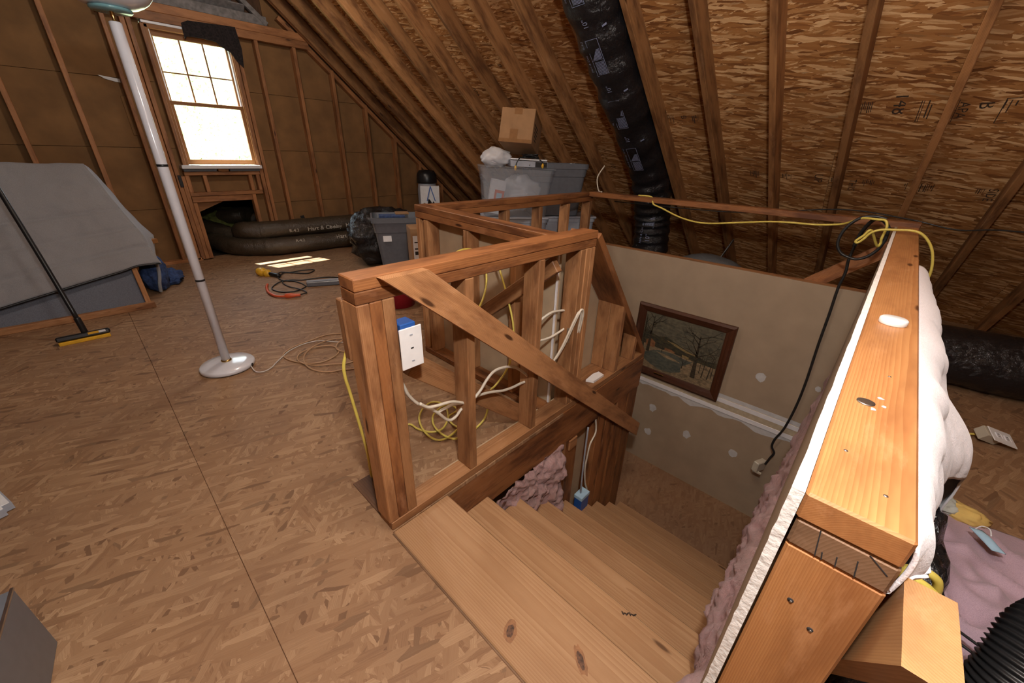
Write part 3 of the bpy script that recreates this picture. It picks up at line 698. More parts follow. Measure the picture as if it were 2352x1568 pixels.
for i in range(5):
    s_ = .12 + i * .47
    label_art(big, f, box_art(.26, .085), s_, .05)
    label_art(big, f, text_mesh('10"', .045), s_ + .33, .075)
    label_art(big, f, lines2d([(0, 0, .012, .03)]), s_ + .30, -.03)
    label_art(big, f, text_mesh('Hart & Cooley  R-4.2', .026), s_ + .03, .16)
f2 = cyl_map((3.97, 1.765, .40), (0, 0, 1), V((-.8, -.55, 0)), .178)
label_art(big, f2, text_mesh('Hart & Cooley', .034), .12, .13); label_art(big, f2, text_mesh('10"', .06), .14, .05); label_art(big, f2, box_art(.24, .10), .28, .03)
gd = thing('duct', 'grey insulated duct elbow showing above the landing wall top', 'duct', (3.6, 1.02, 0))
tube('duct_body', [(3.62, 1.42, .0), (3.62, 1.36, .28), (3.62, 1.20, .43), (3.62, 1.02, .46), (3.62, .84, .40), (3.62, .70, .2), (3.62, .64, 0)], .105, M['ductgrey'], gd, 8, 22, wob=.05)
board('strap', (3.55, 1.02, .40), (3.70, .93, .70), .012, .03, (1, 0, 0), M['black'], gd)
rd = thing('duct', 'fat black duct lying on the floor behind the white sheet', 'duct', (3.68, -1.2, .0))
tube('duct_body', [(3.50, .1, .19), (3.62, -.5, .19), (3.72, -1.0, .19), (3.80, -1.6, .20), (3.9, -2.6, .20)], .185, M['duct'], rd, 30, 32, wob=.05)
def gduct(label, pts, r, arts):
    t = thing('duct', label, 'duct', pts[len(pts) // 2]); tube('duct_body', pts, r, M['ductdust'], t, 22, 24, wob=.08)
    p, q = V(pts[-2]), V(pts[-1])
    f = cyl_map(p, q - p, V((-.15, -1, .15)), r * 1.05)
    for du, dv, s, sz in arts: label_art(t, f, text_mesh(s, sz), du, dv, mat='printw')
    return t
z0 = .08
gduct('lower dusty black duct lying on the floor along the gable wall', [(1.06, 6.55, z0 + .12), (1.10, 6.12, z0 + .11), (1.20, 5.80, z0 + .105), (1.42, 5.60, z0 + .10), (1.75, 5.50, z0 + .10), (3.1, 5.42, z0 + .10)], .104,
      [(.52, .02, 'Hart & Cooley', .075), (.22, .0, '6"', .1), (.86, -.04, '6"', .1), (.02, .03, 'R-4.2', .05)])
gduct('upper dusty black duct resting on the lower duct by the gable wall', [(1.40, 6.05, z0 + .12), (1.30, 5.80, z0 + .27), (1.45, 5.66, z0 + .285), (1.75, 5.62, z0 + .285), (3.2, 5.56, z0 + .285)], .106,
      [(.22, -.055, 'Hart & Cooley', .075), (.72, -.05, 'Hart & Cooley', .075), (.0, -.05, 'R-4.2', .055), (.50, -.05, 'R-4.2', .055)])
gduct('charcoal duct inside the dark opening below the window, on the left', [(.98, 6.9, z0 + .3), (1.02, 6.5, z0 + .28), (1.22, 6.2, z0 + .2), (1.36, 6.0, z0 + .1)], .10, [])
gduct('charcoal duct at the back of the dark opening, on the right', [(1.15, 6.9, z0 + .34), (1.38, 6.6, z0 + .36), (1.56, 6.45, z0 + .38), (1.62, 6.2, z0 + .35)], .10, [])
gi = blob('insulation_batt', (1.25, 6.72, .30), (.32, .14, .28), flat('green_yellow_insulation', (.12, .13, .03), 1, .3, 30), None, .3, 4, flat=.1); tag(gi, 'yellowish insulation clump deep in the opening under the window', 'insulation')
for x, z, l_ in ((2.01, .40, 'near the end of the cavity'), (2.85, .42, 'beside the trash bag')):
    t = thing('duct_strap', 'short black strap on a gable stud above the ducts, ' + l_, 'strap', (x, 5.74, z)); board('strap_band', (x, 5.735, z + .09), (x + .02, 5.70, z - .06), .05, .006, (0, 1, 0), M['black'], t)

cl_ = thing('bracket', 'small black bracket on the stud left of the opening under the window', 'bracket', (.845, 5.74, .93)); board('bracket_plate', (.845, 5.742, .88), (.845, 5.742, 1.0), .03, .012, (0, 1, 0), M['black'], cl_)
# ------------------------------------------------------------------ felt over the window
ft = poly('roofing_felt', [(1.235, 5.742, 2.25), (1.24, 5.742, 2.385), (1.30, 5.742, 2.415), (1.715, 5.742, 2.44), (1.735, 5.742, 2.25), (1.715, 5.742, 2.075), (1.66, 5.742, 2.13), (1.62, 5.742, 2.20), (1.55, 5.742, 2.235), (1.50, 5.742, 2.275), (1.38, 5.742, 2.285), (1.26, 5.742, 2.28)], (0, -.004, 0), M['felt'], None)
tag(ft, 'torn black felt paper stapled over the upper right window corner', 'felt')

# ------------------------------------------------------------------ floor lamp
LX, LY = .361, 2.83
lp = thing('floor_lamp', 'white torchiere floor lamp with a round base on the strand-board floor', 'lamp', (LX, LY, .014))
zb0 = .014
lathe('base', [(.0, .0), (.140, .0), (.150, .004), (.150, .020), (.144, .027), (.10, .036), (.04, .044), (.0, .045)], (LX, LY, zb0), M['lampwhite'], lp, 56)
lathe('foot_ring', [(.138, -.001), (.146, -.001), (.146, .004), (.138, .004)], (LX, LY, zb0), M['black'], lp, 40)
lathe('collar', [(.027, .042), (.029, .044), (.029, .05), (.026, .054)], (LX, LY, zb0), M['brass'], lp, 30)
pole = lathe('pole', [(.0235, .045), (.0235, 1.772), (.020, 1.776), (.0, 1.776)], (LX, LY, zb0), M['lampwhite'], lp, 30)
for z in (.57, 1.18): lathe('joint_band', [(.0238, 0), (.0242, .003), (.0242, .009), (.0238, .012)], (LX, LY, zb0 + z), M['black'], pole, 30)
lathe('neck', [(.008, 0), (.006, .012), (.009, .02), (.007, .035), (.02, .04)], (LX, LY, zb0 + 1.776), M['brass'], lp, 20)
lathe('shade_plate', [(.0, 0), (.070, .0), (.075, .004), (.075, .012), (.0, .014)], (LX, LY, zb0 + 1.812), M['teal'], lp, 44)
lathe('shade', [(.03, .0), (.06, .001), (.08, .004), (.104, .011), (.125, .022), (.144, .036), (.160, .055), (.173, .077), (.182, .10), (.187, .113), (.19, .125), (.186, .125), (.155, .058), (.12, .027), (.075, .01), (.0, .008)], (LX, LY, zb0 + 1.826), M['lampwhite'], lp, 64)
lathe('foot_switch', [(.0, 0), (.010, 0), (.011, .002), (.0, .004)], (LX + .110, LY - .103, zb0 + .013), M['black'], lp, 18, axis=(.73, -.68, .05))
tube('power_cord', [(.461, 2.722, .024), (.461, 2.63, .019), (.497, 2.599, .017), (.547, 2.617, .018), (.592, 2.664, .019), (.653, 2.724, .021), (.723, 2.783, .022), (.813, 2.814, .024), (.899, 2.809, .024), (.947, 2.781, .022), (.99, 2.724, .021), (1.039, 2.669, .019), (1.066, 2.633, .018), (1.3, 2.5, .012)], .0032, M['cord_w'], lp)

def cord(name, label, cat, pts, r, mat, dz=0, n=6):
    return tag(tube(name, [(p[0], p[1], p[2] + dz) for p in pts], r, M[mat], None, n), label, cat)
tan = [(1.121, 2.813, .019), (1.015, 2.866, .021), (.899, 2.855, .02), (.774, 2.831, .02), (.691, 2.786, .019), (.659, 2.734, .018), (.667, 2.657, .016), (.701, 2.579, .014), (.75, 2.513, .013), (.825, 2.482, .012), (.907, 2.502, .013), (.957, 2.547, .014), (.973, 2.618, .016), (.945, 2.678, .019), (.866, 2.714, .021), (.782, 2.705, .022), (.726, 2.658, .022), (.704, 2.585, .02), (.726, 2.505, .018), (.777, 2.447, .014), (.848, 2.409, .011), (.948, 2.355, .009), (1.15, 2.4, .012), (1.22, 2.55, .016), (1.1, 2.70, .022), (.994, 2.761, .023), (.871, 2.727, .027), (.78, 2.657, .026), (.729, 2.562, .022), (.719, 2.46, .016), (.748, 2.377, .011), (.799, 2.323, .009), (.864, 2.299, .008), (.95, 2.27, .008), (1.1, 2.45, .014), (1.103, 2.683, .020), (1.029, 2.674, .026), (.973, 2.618, .026), (.959, 2.562, .022), (.988, 2.511, .016), (1.025, 2.486, .014), (1.15, 2.5, .014)]
cord('extension_cord', 'loosely coiled tan extension cord on the floor beside the lamp base', 'cord', tan, .0045, 'tan', .0, 5)

# work light with its cord
wk = thing('work_light', 'yellow caged work light with black cord lying in front of the sun patch', 'work light', (1.18, 4.72, .06))
lathe('cage', [(.0, 0), (.03, .005), (.045, .03), (.05, .06), (.043, .09), (.030, .10), (.040, .115), (.045, .135), (.03, .155), (.018, .17)], (1.115, 4.79, .10), M['yelplastic'], wk, 18, axis=(.42, -.75, -.12))
lathe('handle', [(.018, .0), (.021, .02), (.020, .10), (.022, .13), (.0, .135)], (1.185, 4.66, .085), M['black'], wk, 18, axis=(.42, -.78, -.08))
blk = [(1.247, 4.53, .072), (1.332, 4.669, .062), (1.412, 4.605, .061), (1.513, 4.504, .059), (1.592, 4.544, .06), (1.621, 4.604, .061), (1.515, 4.646, .062), (1.39, 4.642, .064), (1.31, 4.706, .066), (1.249, 4.599, .063), (1.222, 4.471, .058), (1.247, 4.378, .056), (1.305, 4.314, .054), (1.336, 4.2, .052), (1.337, 4.097, .05), (1.311, 4.051, .049), (1.22, 3.998, .048), (1.137, 4.02, .048), (1.083, 4.08, .049), (1.061, 4.192, .052), (1.106, 4.286, .054), (1.195, 4.367, .058), (1.29, 4.362, .060), (1.384, 4.304, .054), (1.503, 4.281, .054), (1.632, 4.234, .053), (1.75, 4.10, .05)]
tube('power_cord', blk, .006, M['cable'], wk)
xc = thing('extension_cord', 'short black cord with a bright orange plug end coiled on the floor', 'cord', (1.15, 3.95, .045))
tube('wire', [(1.234, 4.389, .062), (1.2, 4.311, .058), (1.204, 4.189, .053), (1.238, 4.046, .056), (1.267, 3.958, .051), (1.264, 3.882, .049), (1.244, 3.869, .049), (1.19, 3.85, .052)], .0055, M['cable'], xc)
tube('orange_sleeve', [(1.069, 4.343, .063), (1.034, 4.256, .060), (1.001, 4.094, .058), (1.01, 3.967, .055), (1.042, 3.911, .054), (1.087, 3.874, .054)], .012, M['orange'], xc)
tube('plug', [(1.075, 3.885, .056), (1.10, 3.868, .058), (1.14, 3.845, .058), (1.19, 3.828, .056)], .021, M['orange'], xc, 4, 12, rfun=lambda t: .014 + .010 * math.sin(math.pi * min(1, t * 1.2 + .1)))
ps = thing('power_strip', 'grey metal power strip on the floor beside the near half wall', 'power strip', (1.55, 4.05, .043))
board('housing', (1.355, 4.10, .066), (1.72, 3.93, .064), .085, .046, (0, 0, 1), M['greytote'], ps, c=.006); board('top_cover', (1.36, 4.112, .0905), (1.72, 3.945, .0885), .05, .004, (0, 0, 1), M['lighttote'], ps)

# ------------------------------------------------------------------ cables on the near wall
A_ = [(.58, 1.06, .60), (.596, 1.06, .557), (.608, 1.06, .52), (.636, 1.06, .473), (.67, 1.06, .435), (.707, 1.06, .403), (.737, 1.06, .368), (.765, 1.06, .33), (.79, 1.06, .313), (.818, 1.06, .318), (.841, 1.06, .336), (.867, 1.055, .352)]
rx = thing('house_wiring', 'cream electrical cables threaded through holes in the near half wall studs', 'cable', (.86, 1.05, .35))
B_ = [(.64, 1.04, .475), (.672, 1.04, .444), (.71, 1.035, .435), (.75, 1.035, .427), (.792, 1.04, .411), (.865, 1.05, .362)]
C_ = [(.73, 1.068, .372), (.747, 1.07, .374), (.785, 1.07, .375), (.821, 1.066, .374), (.867, 1.06, .354)]
D_ = [(.867, 1.045, .345), (.884, 1.045, .36), (.933, 1.04, .398), (.973, 1.04, .437), (1.019, 1.04, .461), (1.088, 1.04, .453), (1.156, 1.045, .42), (1.218, 1.05, .368), (1.281, 1.055, .30)]
E_ = [(.867, 1.066, .350), (.888, 1.066, .348), (.937, 1.066, .357), (1.014, 1.066, .342), (1.096, 1.066, .314), (1.166, 1.066, .302), (1.227, 1.066, .299), (1.29, 1.062, .292)]
F_ = [(1.60, 1.03, .40), (1.585, 1.0, .56), (1.56, .996, .60), (1.53, 1.0, .56), (1.49, 1.03, .42), (1.45, 1.05, .34)]
G_ = [(1.27, 1.07, .54), (1.35, 1.09, .57), (1.45, 1.085, .60), (1.56, 1.08, .585)]
for p in (A_, B_, C_, D_, E_, F_, [(x + .012, y - .004, z + .01) for x, y, z in F_], G_, [(1.27, 1.066, .50), (1.36, 1.09, .47), (1.47, 1.09, .46), (1.56, 1.07, .49)]): tube('cable', p, .0062, M['romex'], rx, 6, 8)
y1 = [(.59, 1.42, .010), (.70, 1.46, .010), (.78, 1.50, .010), (.853, 1.51, .010), (.862, 1.446, .012), (.884, 1.386, .014), (.917, 1.358, .014), (.961, 1.358, .013), (1.022, 1.401, .012), (1.068, 1.464, .012), (1.088, 1.525, .013), (1.073, 1.569, .015), (1.038, 1.586, .016), (.977, 1.565, .017), (.919, 1.513, .020), (.883, 1.445, .022), (.866, 1.375, .020), (.871, 1.318, .016), (.897, 1.289, .012), (.94, 1.283, .012), (.987, 1.293, .012), (1.012, 1.303, .014), (1.01, 1.35, .018), (1.03, 1.403, .022), (1.102, 1.419, .020), (1.107, 1.471, .022), (1.08, 1.498, .025), (1.028, 1.492, .025), (.977, 1.466, .026), (.94, 1.419, .026), (.919, 1.361, .026), (.917, 1.301, .024), (.934, 1.261, .016), (.966, 1.243, .010), (1.05, 1.235, .010), (1.15, 1.24, .05), (1.189, 1.25, .179), (1.22, 1.25, .197), (1.277, 1.25, .231), (1.315, 1.25, .268), (1.34, 1.25, .318), (1.385, 1.28, .5), (1.40, 1.42, .80), (1.41, 1.5, .86)]
cord('yellow_cable', 'yellow electrical cable looped on the floor inside the near half wall', 'cable', y1, .0055, 'yellow', .0, 5)
cord('yellow_cable', 'yellow electrical cable hanging down the back of the near corner post', 'cable', [(.47, 1.145, .78), (.455, 1.145, .72), (.438, 1.145, .67), (.436, 1.145, .62), (.445, 1.15, .55), (.47, 1.16, .3), (.53, 1.3, .02), (.60, 1.41, .010)], .0055, 'yellow')
cord('yellow_cable', 'yellow and tan cable pair arching behind the near half wall top', 'cable', [(1.10, 1.35, .74), (1.05, 1.4, .80), (1.15, 1.45, .87), (1.30, 1.5, .86), (1.41, 1.53, .78), (1.40, 1.5, .66), (1.3, 1.44, .58), (1.2, 1.38, .60), (1.10, 1.34, .72)], .0055, 'yellow')

ob = thing('outlet_box', 'white cover plate on a blue electrical box beside the near corner post', 'outlet', (.60, 1.0, .73))
board('cover_plate', (.603, .998, .660), (.603, .998, .802), .080, .006, (0, 1, 0), M['plastic_w'], ob, c=.002)
board('box_body', (.600, 1.03, .685), (.600, 1.03, .815), .055, .055, (0, 1, 0), M['blue'], ob)
for z in (.685, .731, .777): bx('screw' if z != .731 else 'slot', .598, .608, .9936, .995, z - .002, z + .002, M['lighttote' if z != .731 else 'black'], ob, axis='x', c=0)
pd = poly('drywall_scrap', [(1.93, 1.085, .0415), (1.985, 1.075, .0415), (1.975, 1.03, .0415), (1.86, 1.03, .0415), (1.84, 1.075, .0415)], (0, 0, .014), M['plastic_w'], None)
tag(pd, 'white foam scrap lying on the half wall sill beside the end studs', 'scrap')
bb = thing('junction_box', 'blue electrical box with a white cable standing beside the lower stair treads', 'electrical box', (1.83, 1.0, -.95))
board('box_body', (1.825, .985, -.965), (1.825, .985, -.825), .095, .06, (0, 1, 0), M['blue'], bb, c=.004); board('box_rim', (1.825, .985, -.845), (1.825, .985, -.815), .100, .065, (0, 1, 0), M['pblue'], bb)
tube('cable', [(1.931, 1.02, -.26), (1.931, 1.005, -.359), (1.86, .995, -.411), (1.842, .995, -.514), (1.836, .995, -.612), (1.856, .99, -.748), (1.885, .985, -.83), (1.86, .985, -.86)], .006, M['romex'], bb); tube('cable', [(1.822, 1.005, -.26), (1.815, 1.0, -.5), (1.812, .995, -.66), (1.815, .99, -.83)], .006, M['lighttote'], bb)

# ------------------------------------------------------------------ picture on the landing wall
pc = thing('framed_painting', 'framed oil painting of bare winter trees by a stream hung above the stair landing', 'painting', (XW - .02, 1.0, -.2))
py0, py1, pz0, pz1 = .617, 1.43, -.548, .134; fwid = .075
def fr_bar(p0, p1, n1, n0):
    pr = [(0, 0), (0, .028), (.02, .036), (.05, .026), (.075, .012), (.075, 0)]
    return pr
def mitre(name, a, b, inn):
    a, b, inn = V(a), V(b), V(inn); d = (b - a).normalized(); pr = [(0, 0), (0, .026), (.018, .036), (.05, .024), (.068, .016), (.075, .008), (.075, 0)]
    vs = []
    for e, s_ in ((a, 1), (b, -1)):
        for q, h in pr: vs.append(e + inn * q + d * (q * s_) + V((-h, 0, 0)))
    n = len(pr); fs = [(i, (i + 1) % n, n + (i + 1) % n, n + i) for i in range(n)] + [tuple(range(n)), tuple(range(n, 2 * n))[::-1]]
    Mx = frame(a, b, (-1, 0, 0)); return me(name, vs, fs, M['frame'], pc, Mx)
X = XW - .001
mitre('frame_bar', (X, py0, pz0), (X, py1, pz0), (0, 0, 1)); mitre('frame_bar', (X, py0, pz1), (X, py1, pz1), (0, 0, -1))
mitre('frame_bar', (X, py0, pz0), (X, py0, pz1), (0, 1, 0)); mitre('frame_bar', (X, py1, pz0), (X, py1, pz1), (0, -1, 0))
cy0, cy1, cz0, cz1 = py0 + fwid, py1 - fwid, pz0 + fwid, pz1 - fwid
def paint(n, c, c2, sc=14): 
    a = N(n); f = a.n('ShaderNodeTexNoise', Vector=a.vm('MULTIPLY', a.coord(), (1, 1, 2.2)), Scale=float(sc), Detail=5.0, Distortion=.7).outputs[0]
    a.bump(f, .2, .003); return a.set(Base_Color=a.ramp(f, [(.3, c), (.7, c2)]), Roughness=.55)
PM = [paint('painted_sky', (.060, .058, .042), (.135, .118, .075), 22), paint('painted_hill', (.018, .020, .017), (.070, .058, .028), 26), paint('painted_snow', (.10, .075, .045), (.30, .22, .125), 26), paint('painted_water', (.045, .056, .048), (.11, .11, .082), 24), paint('painted_barn', (.13, .05, .022), (.26, .13, .055), 40), paint('painted_tree', (.018, .015, .010), (.06, .046, .026), 50), paint('painted_glow', (.13, .10, .045), (.27, .19, .075), 40)]
cv = bx('canvas', X - .010, X, cy0 - .01, cy1 + .01, cz0 - .01, cz1 + .01, PM[0], pc, axis='y', c=0)
LV = [0]
def art(name, mi, pts):
    """pts in canvas units: u 0..1 from the viewer's left, v 0..1 from the bottom"""
    LV[0] += 1; x = X - .0102 - LV[0] * .00012
    return me(name, [(x, cy1 - u * (cy1 - cy0), cz0 + v * (cz1 - cz0)) for u, v in pts], [tuple(range(len(pts)))], PM[mi], pc)
art('painted_hill', 1, [(0, .40), (0, .68), (.10, .66), (.22, .62), (.32, .66), (.45, .60), (.62, .53), (.75, .50), (.86, .46), (1, .48), (1, .36)])
art('painted_glow', 6, [(.33, .60), (.45, .585), (.62, .52), (.75, .495), (.78, .475), (.6, .49), (.45, .545)])
art('painted_ground', 2, [(0, 0), (0, .44), (.2, .42), (.45, .41), (.7, .39), (1, .38), (1, 0)])
art('painted_stream', 3, [(.0, .20), (.10, .30), (.24, .38), (.42, .40), (.60, .37), (.72, .36), (.66, .30), (.58, .22), (.60, .12), (.48, .05), (.30, .03), (.14, .10)])
art('painted_snow_bank', 2, [(.22, .35), (.40, .34), (.58, .28), (.50, .27), (.34, .29)])
art('painted_barn', 4, [(.06, .40), (.06, .50), (.12, .555), (.19, .50), (.19, .40)]); art('painted_barn', 4, [(.33, .42), (.33, .46), (.42, .46), (.47, .43), (.47, .41)]); art('painted_barn', 6, [(.57, .40), (.57, .44), (.66, .43), (.66, .39)])
def limb(p, q, w0, w1, mi=5, name='painted_branch'):
    (a, b), (c, d) = p, q; L = math.hypot(c - a, d - b) + 1e-6; nx, ny = -(d - b) / L, (c - a) / L
    return [(a + nx * w0, b + ny * w0), (c + nx * w1, d + ny * w1), (c - nx * w1, d - ny * w1), (a - nx * w0, b - ny * w0)]
def tree2(u, v, h, w, seed, lean=0):
    r_ = random.Random(seed); allp = []; tx, ty = u + lean * h, v + h
    allp.append(limb((u - 0, v), (u + lean * h * .5, v + h * .5), w * 1.3, w * .75)); allp.append(limb((u + lean * h * .5, v + h * .5), (tx, ty), w * .75, w * .25))
    def br(p, ang, L, w_, dep):
        q = (p[0] + math.cos(ang) * L, p[1] + math.sin(ang) * L * 1.25); allp.append(limb(p, q, w_, w_ * .5))
        if dep: 
            for s_ in (-1, 1): br(q, ang + s_ * r_.uniform(.2, .6), L * r_.uniform(.5, .75), w_ * .55, dep - 1)
    for i in range(7):
        t = r_.uniform(.42, .95); p = (u + lean * h * t, v + h * t); s_ = 1 if i % 2 else -1
        br(p, math.pi / 2 - s_ * r_.uniform(.5, 1.15), h * r_.uniform(.14, .26), w * .4, 2)
    LV[0] += 1; x = X - .0102 - LV[0] * .00012; vs, fs = [], []
    for pl in allp:
        k = len(vs)
        for a, b in pl: vs.append((x, cy1 - min(1, max(0, a)) * (cy1 - cy0), cz0 + min(1, max(0, b)) * (cz1 - cz0)))
        fs.append((k, k + 1, k + 2, k + 3))
    me('painted_tree', vs, fs, PM[5], pc)
tree2(.10, .30, .66, .018, 1, .03); tree2(.02, .36, .60, .012, 9, 0); tree2(.755, .10, .74, .024, 2, -.02); tree2(.30, .36, .30, .005, 3); tree2(.86, .16, .42, .006, 4, .04); tree2(.93, .16, .50, .006, 5, .06); tree2(.82, .22, .40, .004, 6); tree2(.60, .20, .16, .006, 7); tree2(.97, .2, .5, .004, 8)
bx('name_plate', X - .034, X - .028, 1.09, 1.18, pz0 + .045, pz0 + .060, M['brass'], pc, axis='y', c=.001)

# ------------------------------------------------------------------ hanging phone cord
pj = thing('phone_jack', 'beige wall jack box dangling on a black cord above the landing', 'phone jack', (3.16, .15, -.86))
bxx = board('jack_box', (3.15, .175, -.86), (3.15, .175, -.95), .10, .045, V((.4, .9, 0)), M['almond'], pj, c=.006)
bx('jack_port', 3.11, 3.13, .14, .20, -.962, -.945, M['almond'], pj, axis='y')
tube('cord', [(3.15, .055, 1.01), (3.15, .089, 1.008), (3.15, .12, .93), (3.15, .131, .78), (3.15, .122, .693), (3.15, .127, .587), (3.15, .119, .418), (3.15, .112, .2), (3.15, .097, -.101), (3.15, .098, -.324), (3.15, .114, -.51), (3.15, .141, -.621), (3.15, .142, -.693), (3.15, .114, -.741), (3.15, .126, -.80), (3.15, .14, -.87)], .008, M['cable'], pj)
cord('black_cable', 'ring of black cable hung over the far right corner of the rail', 'cable', [(3.0, .035, 1.033), (3.0, .067, 1.039), (3.0, .104, 1.039), (3.0, .146, 1.025), (3.0, .184, .981), (3.0, .203, .924), (3.0, .2, .868), (3.0, .172, .826), (3.0, .129, .807), (3.0, .091, .804), (3.0, .05, .827), (3.0, .019, .872), (3.0, .008, .918), (3.0, .008, .952), (3.0, .02, 1.0), (3.02, .08, 1.03), (3.06, .12, .95), (3.08, .13, .86)], .008, 'cable')
yc = [(3.25, 1.62, 1.014), (3.24, 1.50, 1.012), (3.2, 1.457, .965), (3.2, 1.38, .94), (3.2, 1.229, .89), (3.2, 1.09, .868), (3.2, .964, .874), (3.2, .793, .902), (3.2, .635, .927), (3.2, .534, .937), (3.2, .413, .941), (3.2, .333, .945), (3.15, .22, .97), (3.0, .142, 1.024), (2.95, .072, 1.031), (2.95, .039, 1.03), (2.94, .023, 1.007), (2.94, .021, .975), (2.94, .023, .937), (2.94, .019, .913), (2.93, .03, .90), (2.85, .075, .983), (2.85, .097, .954), (2.85, .12, .922), (2.85, .11, .914), (2.85, .091, .938), (2.85, .073, .971), (2.85, .036, .992), (2.85, -.028, 1.0), (2.85, -.074, 1.003), (2.85, -.112, .995), (2.85, -.148, .966), (2.85, -.178, .923), (2.85, -.198, .873), (2.85, -.21, .821), (2.85, -.212, .766), (2.85, -.21, .6), (2.9, -.2, .2), (3.0, -.4, .012), (3.03, -.50, .010), (3.036, -.545, .010), (2.99, -.573, .010), (2.961, -.614, .010), (2.93, -.646, .010), (2.92, -.68, .03)]
cord('yellow_cable', 'yellow cable sagging along the roof side beam and over the right rail corner', 'cable', yc, .0062, 'yellow')
cord('black_cable', 'thin black wire strung along the rafters above the rail', 'cable', [(3.36, 1.9, .935), (3.7, 1.5, .90), (3.7, .9, .92), (3.5, .3, 1.02), (3.32, -.05, 1.015), (3.3, -.267, .984), (3.35, -.492, 1.0), (3.4, -1.2, .96)], .004, 'cable')
cord('white_cable', 'cream cable rising from the rail corner to the rafters', 'cable', [(3.26, 1.98, 1.014), (3.33, 2.06, 1.02), (3.45, 2.16, 1.12), (3.52, 2.14, 1.22)], .006, 'romex')
dj = thing('outlet_box', 'white duplex outlet plate with its box lying on the floor past the white sheet', 'outlet', (2.92, -.74, .0))
Mo = Matrix.Translation((2.90, -.745, .058)) @ R.to_4x4() @ Matrix.Rotation(math.radians(-22), 4, 'Z') @ Matrix.Rotation(math.radians(-38), 4, 'X')
def oo(name, L, w, t, off, mat, c=.002): return bmo(name, boxmesh(L, w, t, c), M[mat], dj, Mo @ Matrix.Translation(off))
oo('cover_plate', .125, .085, .005, (0, 0, 0), 'plastic_w'); oo('box_body', .085, .06, .05, (-.03, .015, -.03), 'almond')
for sx in (-.024, .024):
    rcp = oo('receptacle', .030, .034, .003, (sx, 0, .0035), 'white', .004)
    for dy in (-.007, .007): bmo('slot', boxmesh(.008, .002, .001, 0), M['black'], rcp, Mo @ Matrix.Translation((sx, dy, .0055)))

# ------------------------------------------------------------------ leaning bed base under a quilt (far left)
bd = thing('leaning_bed_base', 'grey upholstered bed base with wooden frame leaning at the gable wall', 'bed base', (-.4, 4.4, .05))
def sl(x, t, o=0): return V((x, 4.36 + t * .555 - o * .83, .05 + t * .832 + o * .555))
board('bottom_rail', (-1.6, 4.345, .070), (.205, 4.345, .070), .05, .045, (0, 0, 1), M['stud'], bd)
board('end_stile', sl(.168, .02), sl(.168, .7), .035, .05, (0, -.83, .555), M['winwood'], bd)
board('fabric_panel', sl(-.72, .03, -.02).lerp(sl(-.72, .03, -.02), 0), sl(-.72, 1.25, -.02), 1.74, .03, (0, -.83, .555), M['greyfab'], bd)
board('side_slat', (.19, 4.78, .50), (.40, 4.86, .50), .05, .04, (0, 0, 1), M['winwood'], bd)
bl = thing('quilt', 'grey stitched quilt draped over the leaning bed base', 'quilt', (-.3, 4.6, .4))
def redge(t):   # right edge of the quilt's front: from the hem up to the top
    P = [(0, .345), (.30, .30), (.45, .262), (1.0, .131)]
    for (a, b), (c, d) in zip(P[:-1], P[1:]):
        if t <= c: return b + (d - b) * (t - a) / (c - a)
    return .131
def hem(x): return .36 + .185 * (x - .2) if x < .2 else .365 - .02 * (x - .2)
def fq(u, v):
    if v <= .78:
        t = v / .78; xr = redge(t); x = -1.7 + (xr + 1.7) * u
        zh = max(.12, hem(x)); z = zh + (1.133 - zh) * t
        y = 4.36 + (z - .05) * .667 - .035
        p = V((x, y, z)); k = .022 * noise.noise(V((x * 2.3, z * 3.2, 1))) + .013 * noise.noise(V((x * 6, z * 11, 4))) + .007 * noise.noise(p * 16)
        seam = min(abs(t - s_) for s_ in (.17, .36, .55)); k -= .022 * math.exp(-(seam / .012) ** 2)
        k += .012 * (1 - math.exp(-(t / .02)))
        return p + V((0, -.83, .555)) * k
    t = (v - .78) / .22; x = -1.7 + (.131 + 1.7 + .03 * t) * u
    return V((x, 5.05 + .35 * t, 1.133 - .10 * t * t - .004))
grid('quilt_front', fq, 90, 80, M['quilt'], bl, .012)
def fs_(u, v):
    t = v; z0_ = .354 + (1.128 - .354) * t; a = V((redge(t), 4.36 + (z0_ - .05) * .667 - .035, z0_))
    outx = .345 + (.40 - .345) * min(1, t / .3) if t < .3 else .40 - (.40 - .17) * ((t - .3) / .7)
    zo = .36 + .72 * t; b = V((max(outx, a.x + .01), a.y + .05 + .30 * (1 - abs(t - .5)), zo - .06 * math.sin(math.pi * t)))
    p = a.lerp(b, u); return p + V((.012 * noise.noise(p * 6), .02 * math.sin(u * 7 + t * 3) * (1 - t), 0))
grid('quilt_side', fs_, 14, 40, M['quilt'], bl, .012)
tube('hem_binding', [V((x, 4.36 + (max(.12, hem(x)) - .05) * .667 - .047, max(.12, hem(x)))) for x in [-1.7 + .1 * i for i in range(20)] + [.345]], .008, M['black'], bl, 3, 6)
dn = thing('jeans', 'blue denim bundle on the floor beside the quilt hem', 'clothes', (.38, 4.95, .06))
blob('denim_fold', (.30, 4.86, .20), (.10, .16, .17), M['denim'], dn, .25, 3, flat=.065, seed=3); blob('denim_fold', (.41, 5.05, .11), (.11, .17, .075), M['denim'], dn, .3, 3, flat=.066, seed=8)
tube('pale_hem', [(.34, 4.74, .36), (.325, 4.70, .24), (.30, 4.68, .15), (.29, 4.69, .075)], .014, M['quilt'], dn)

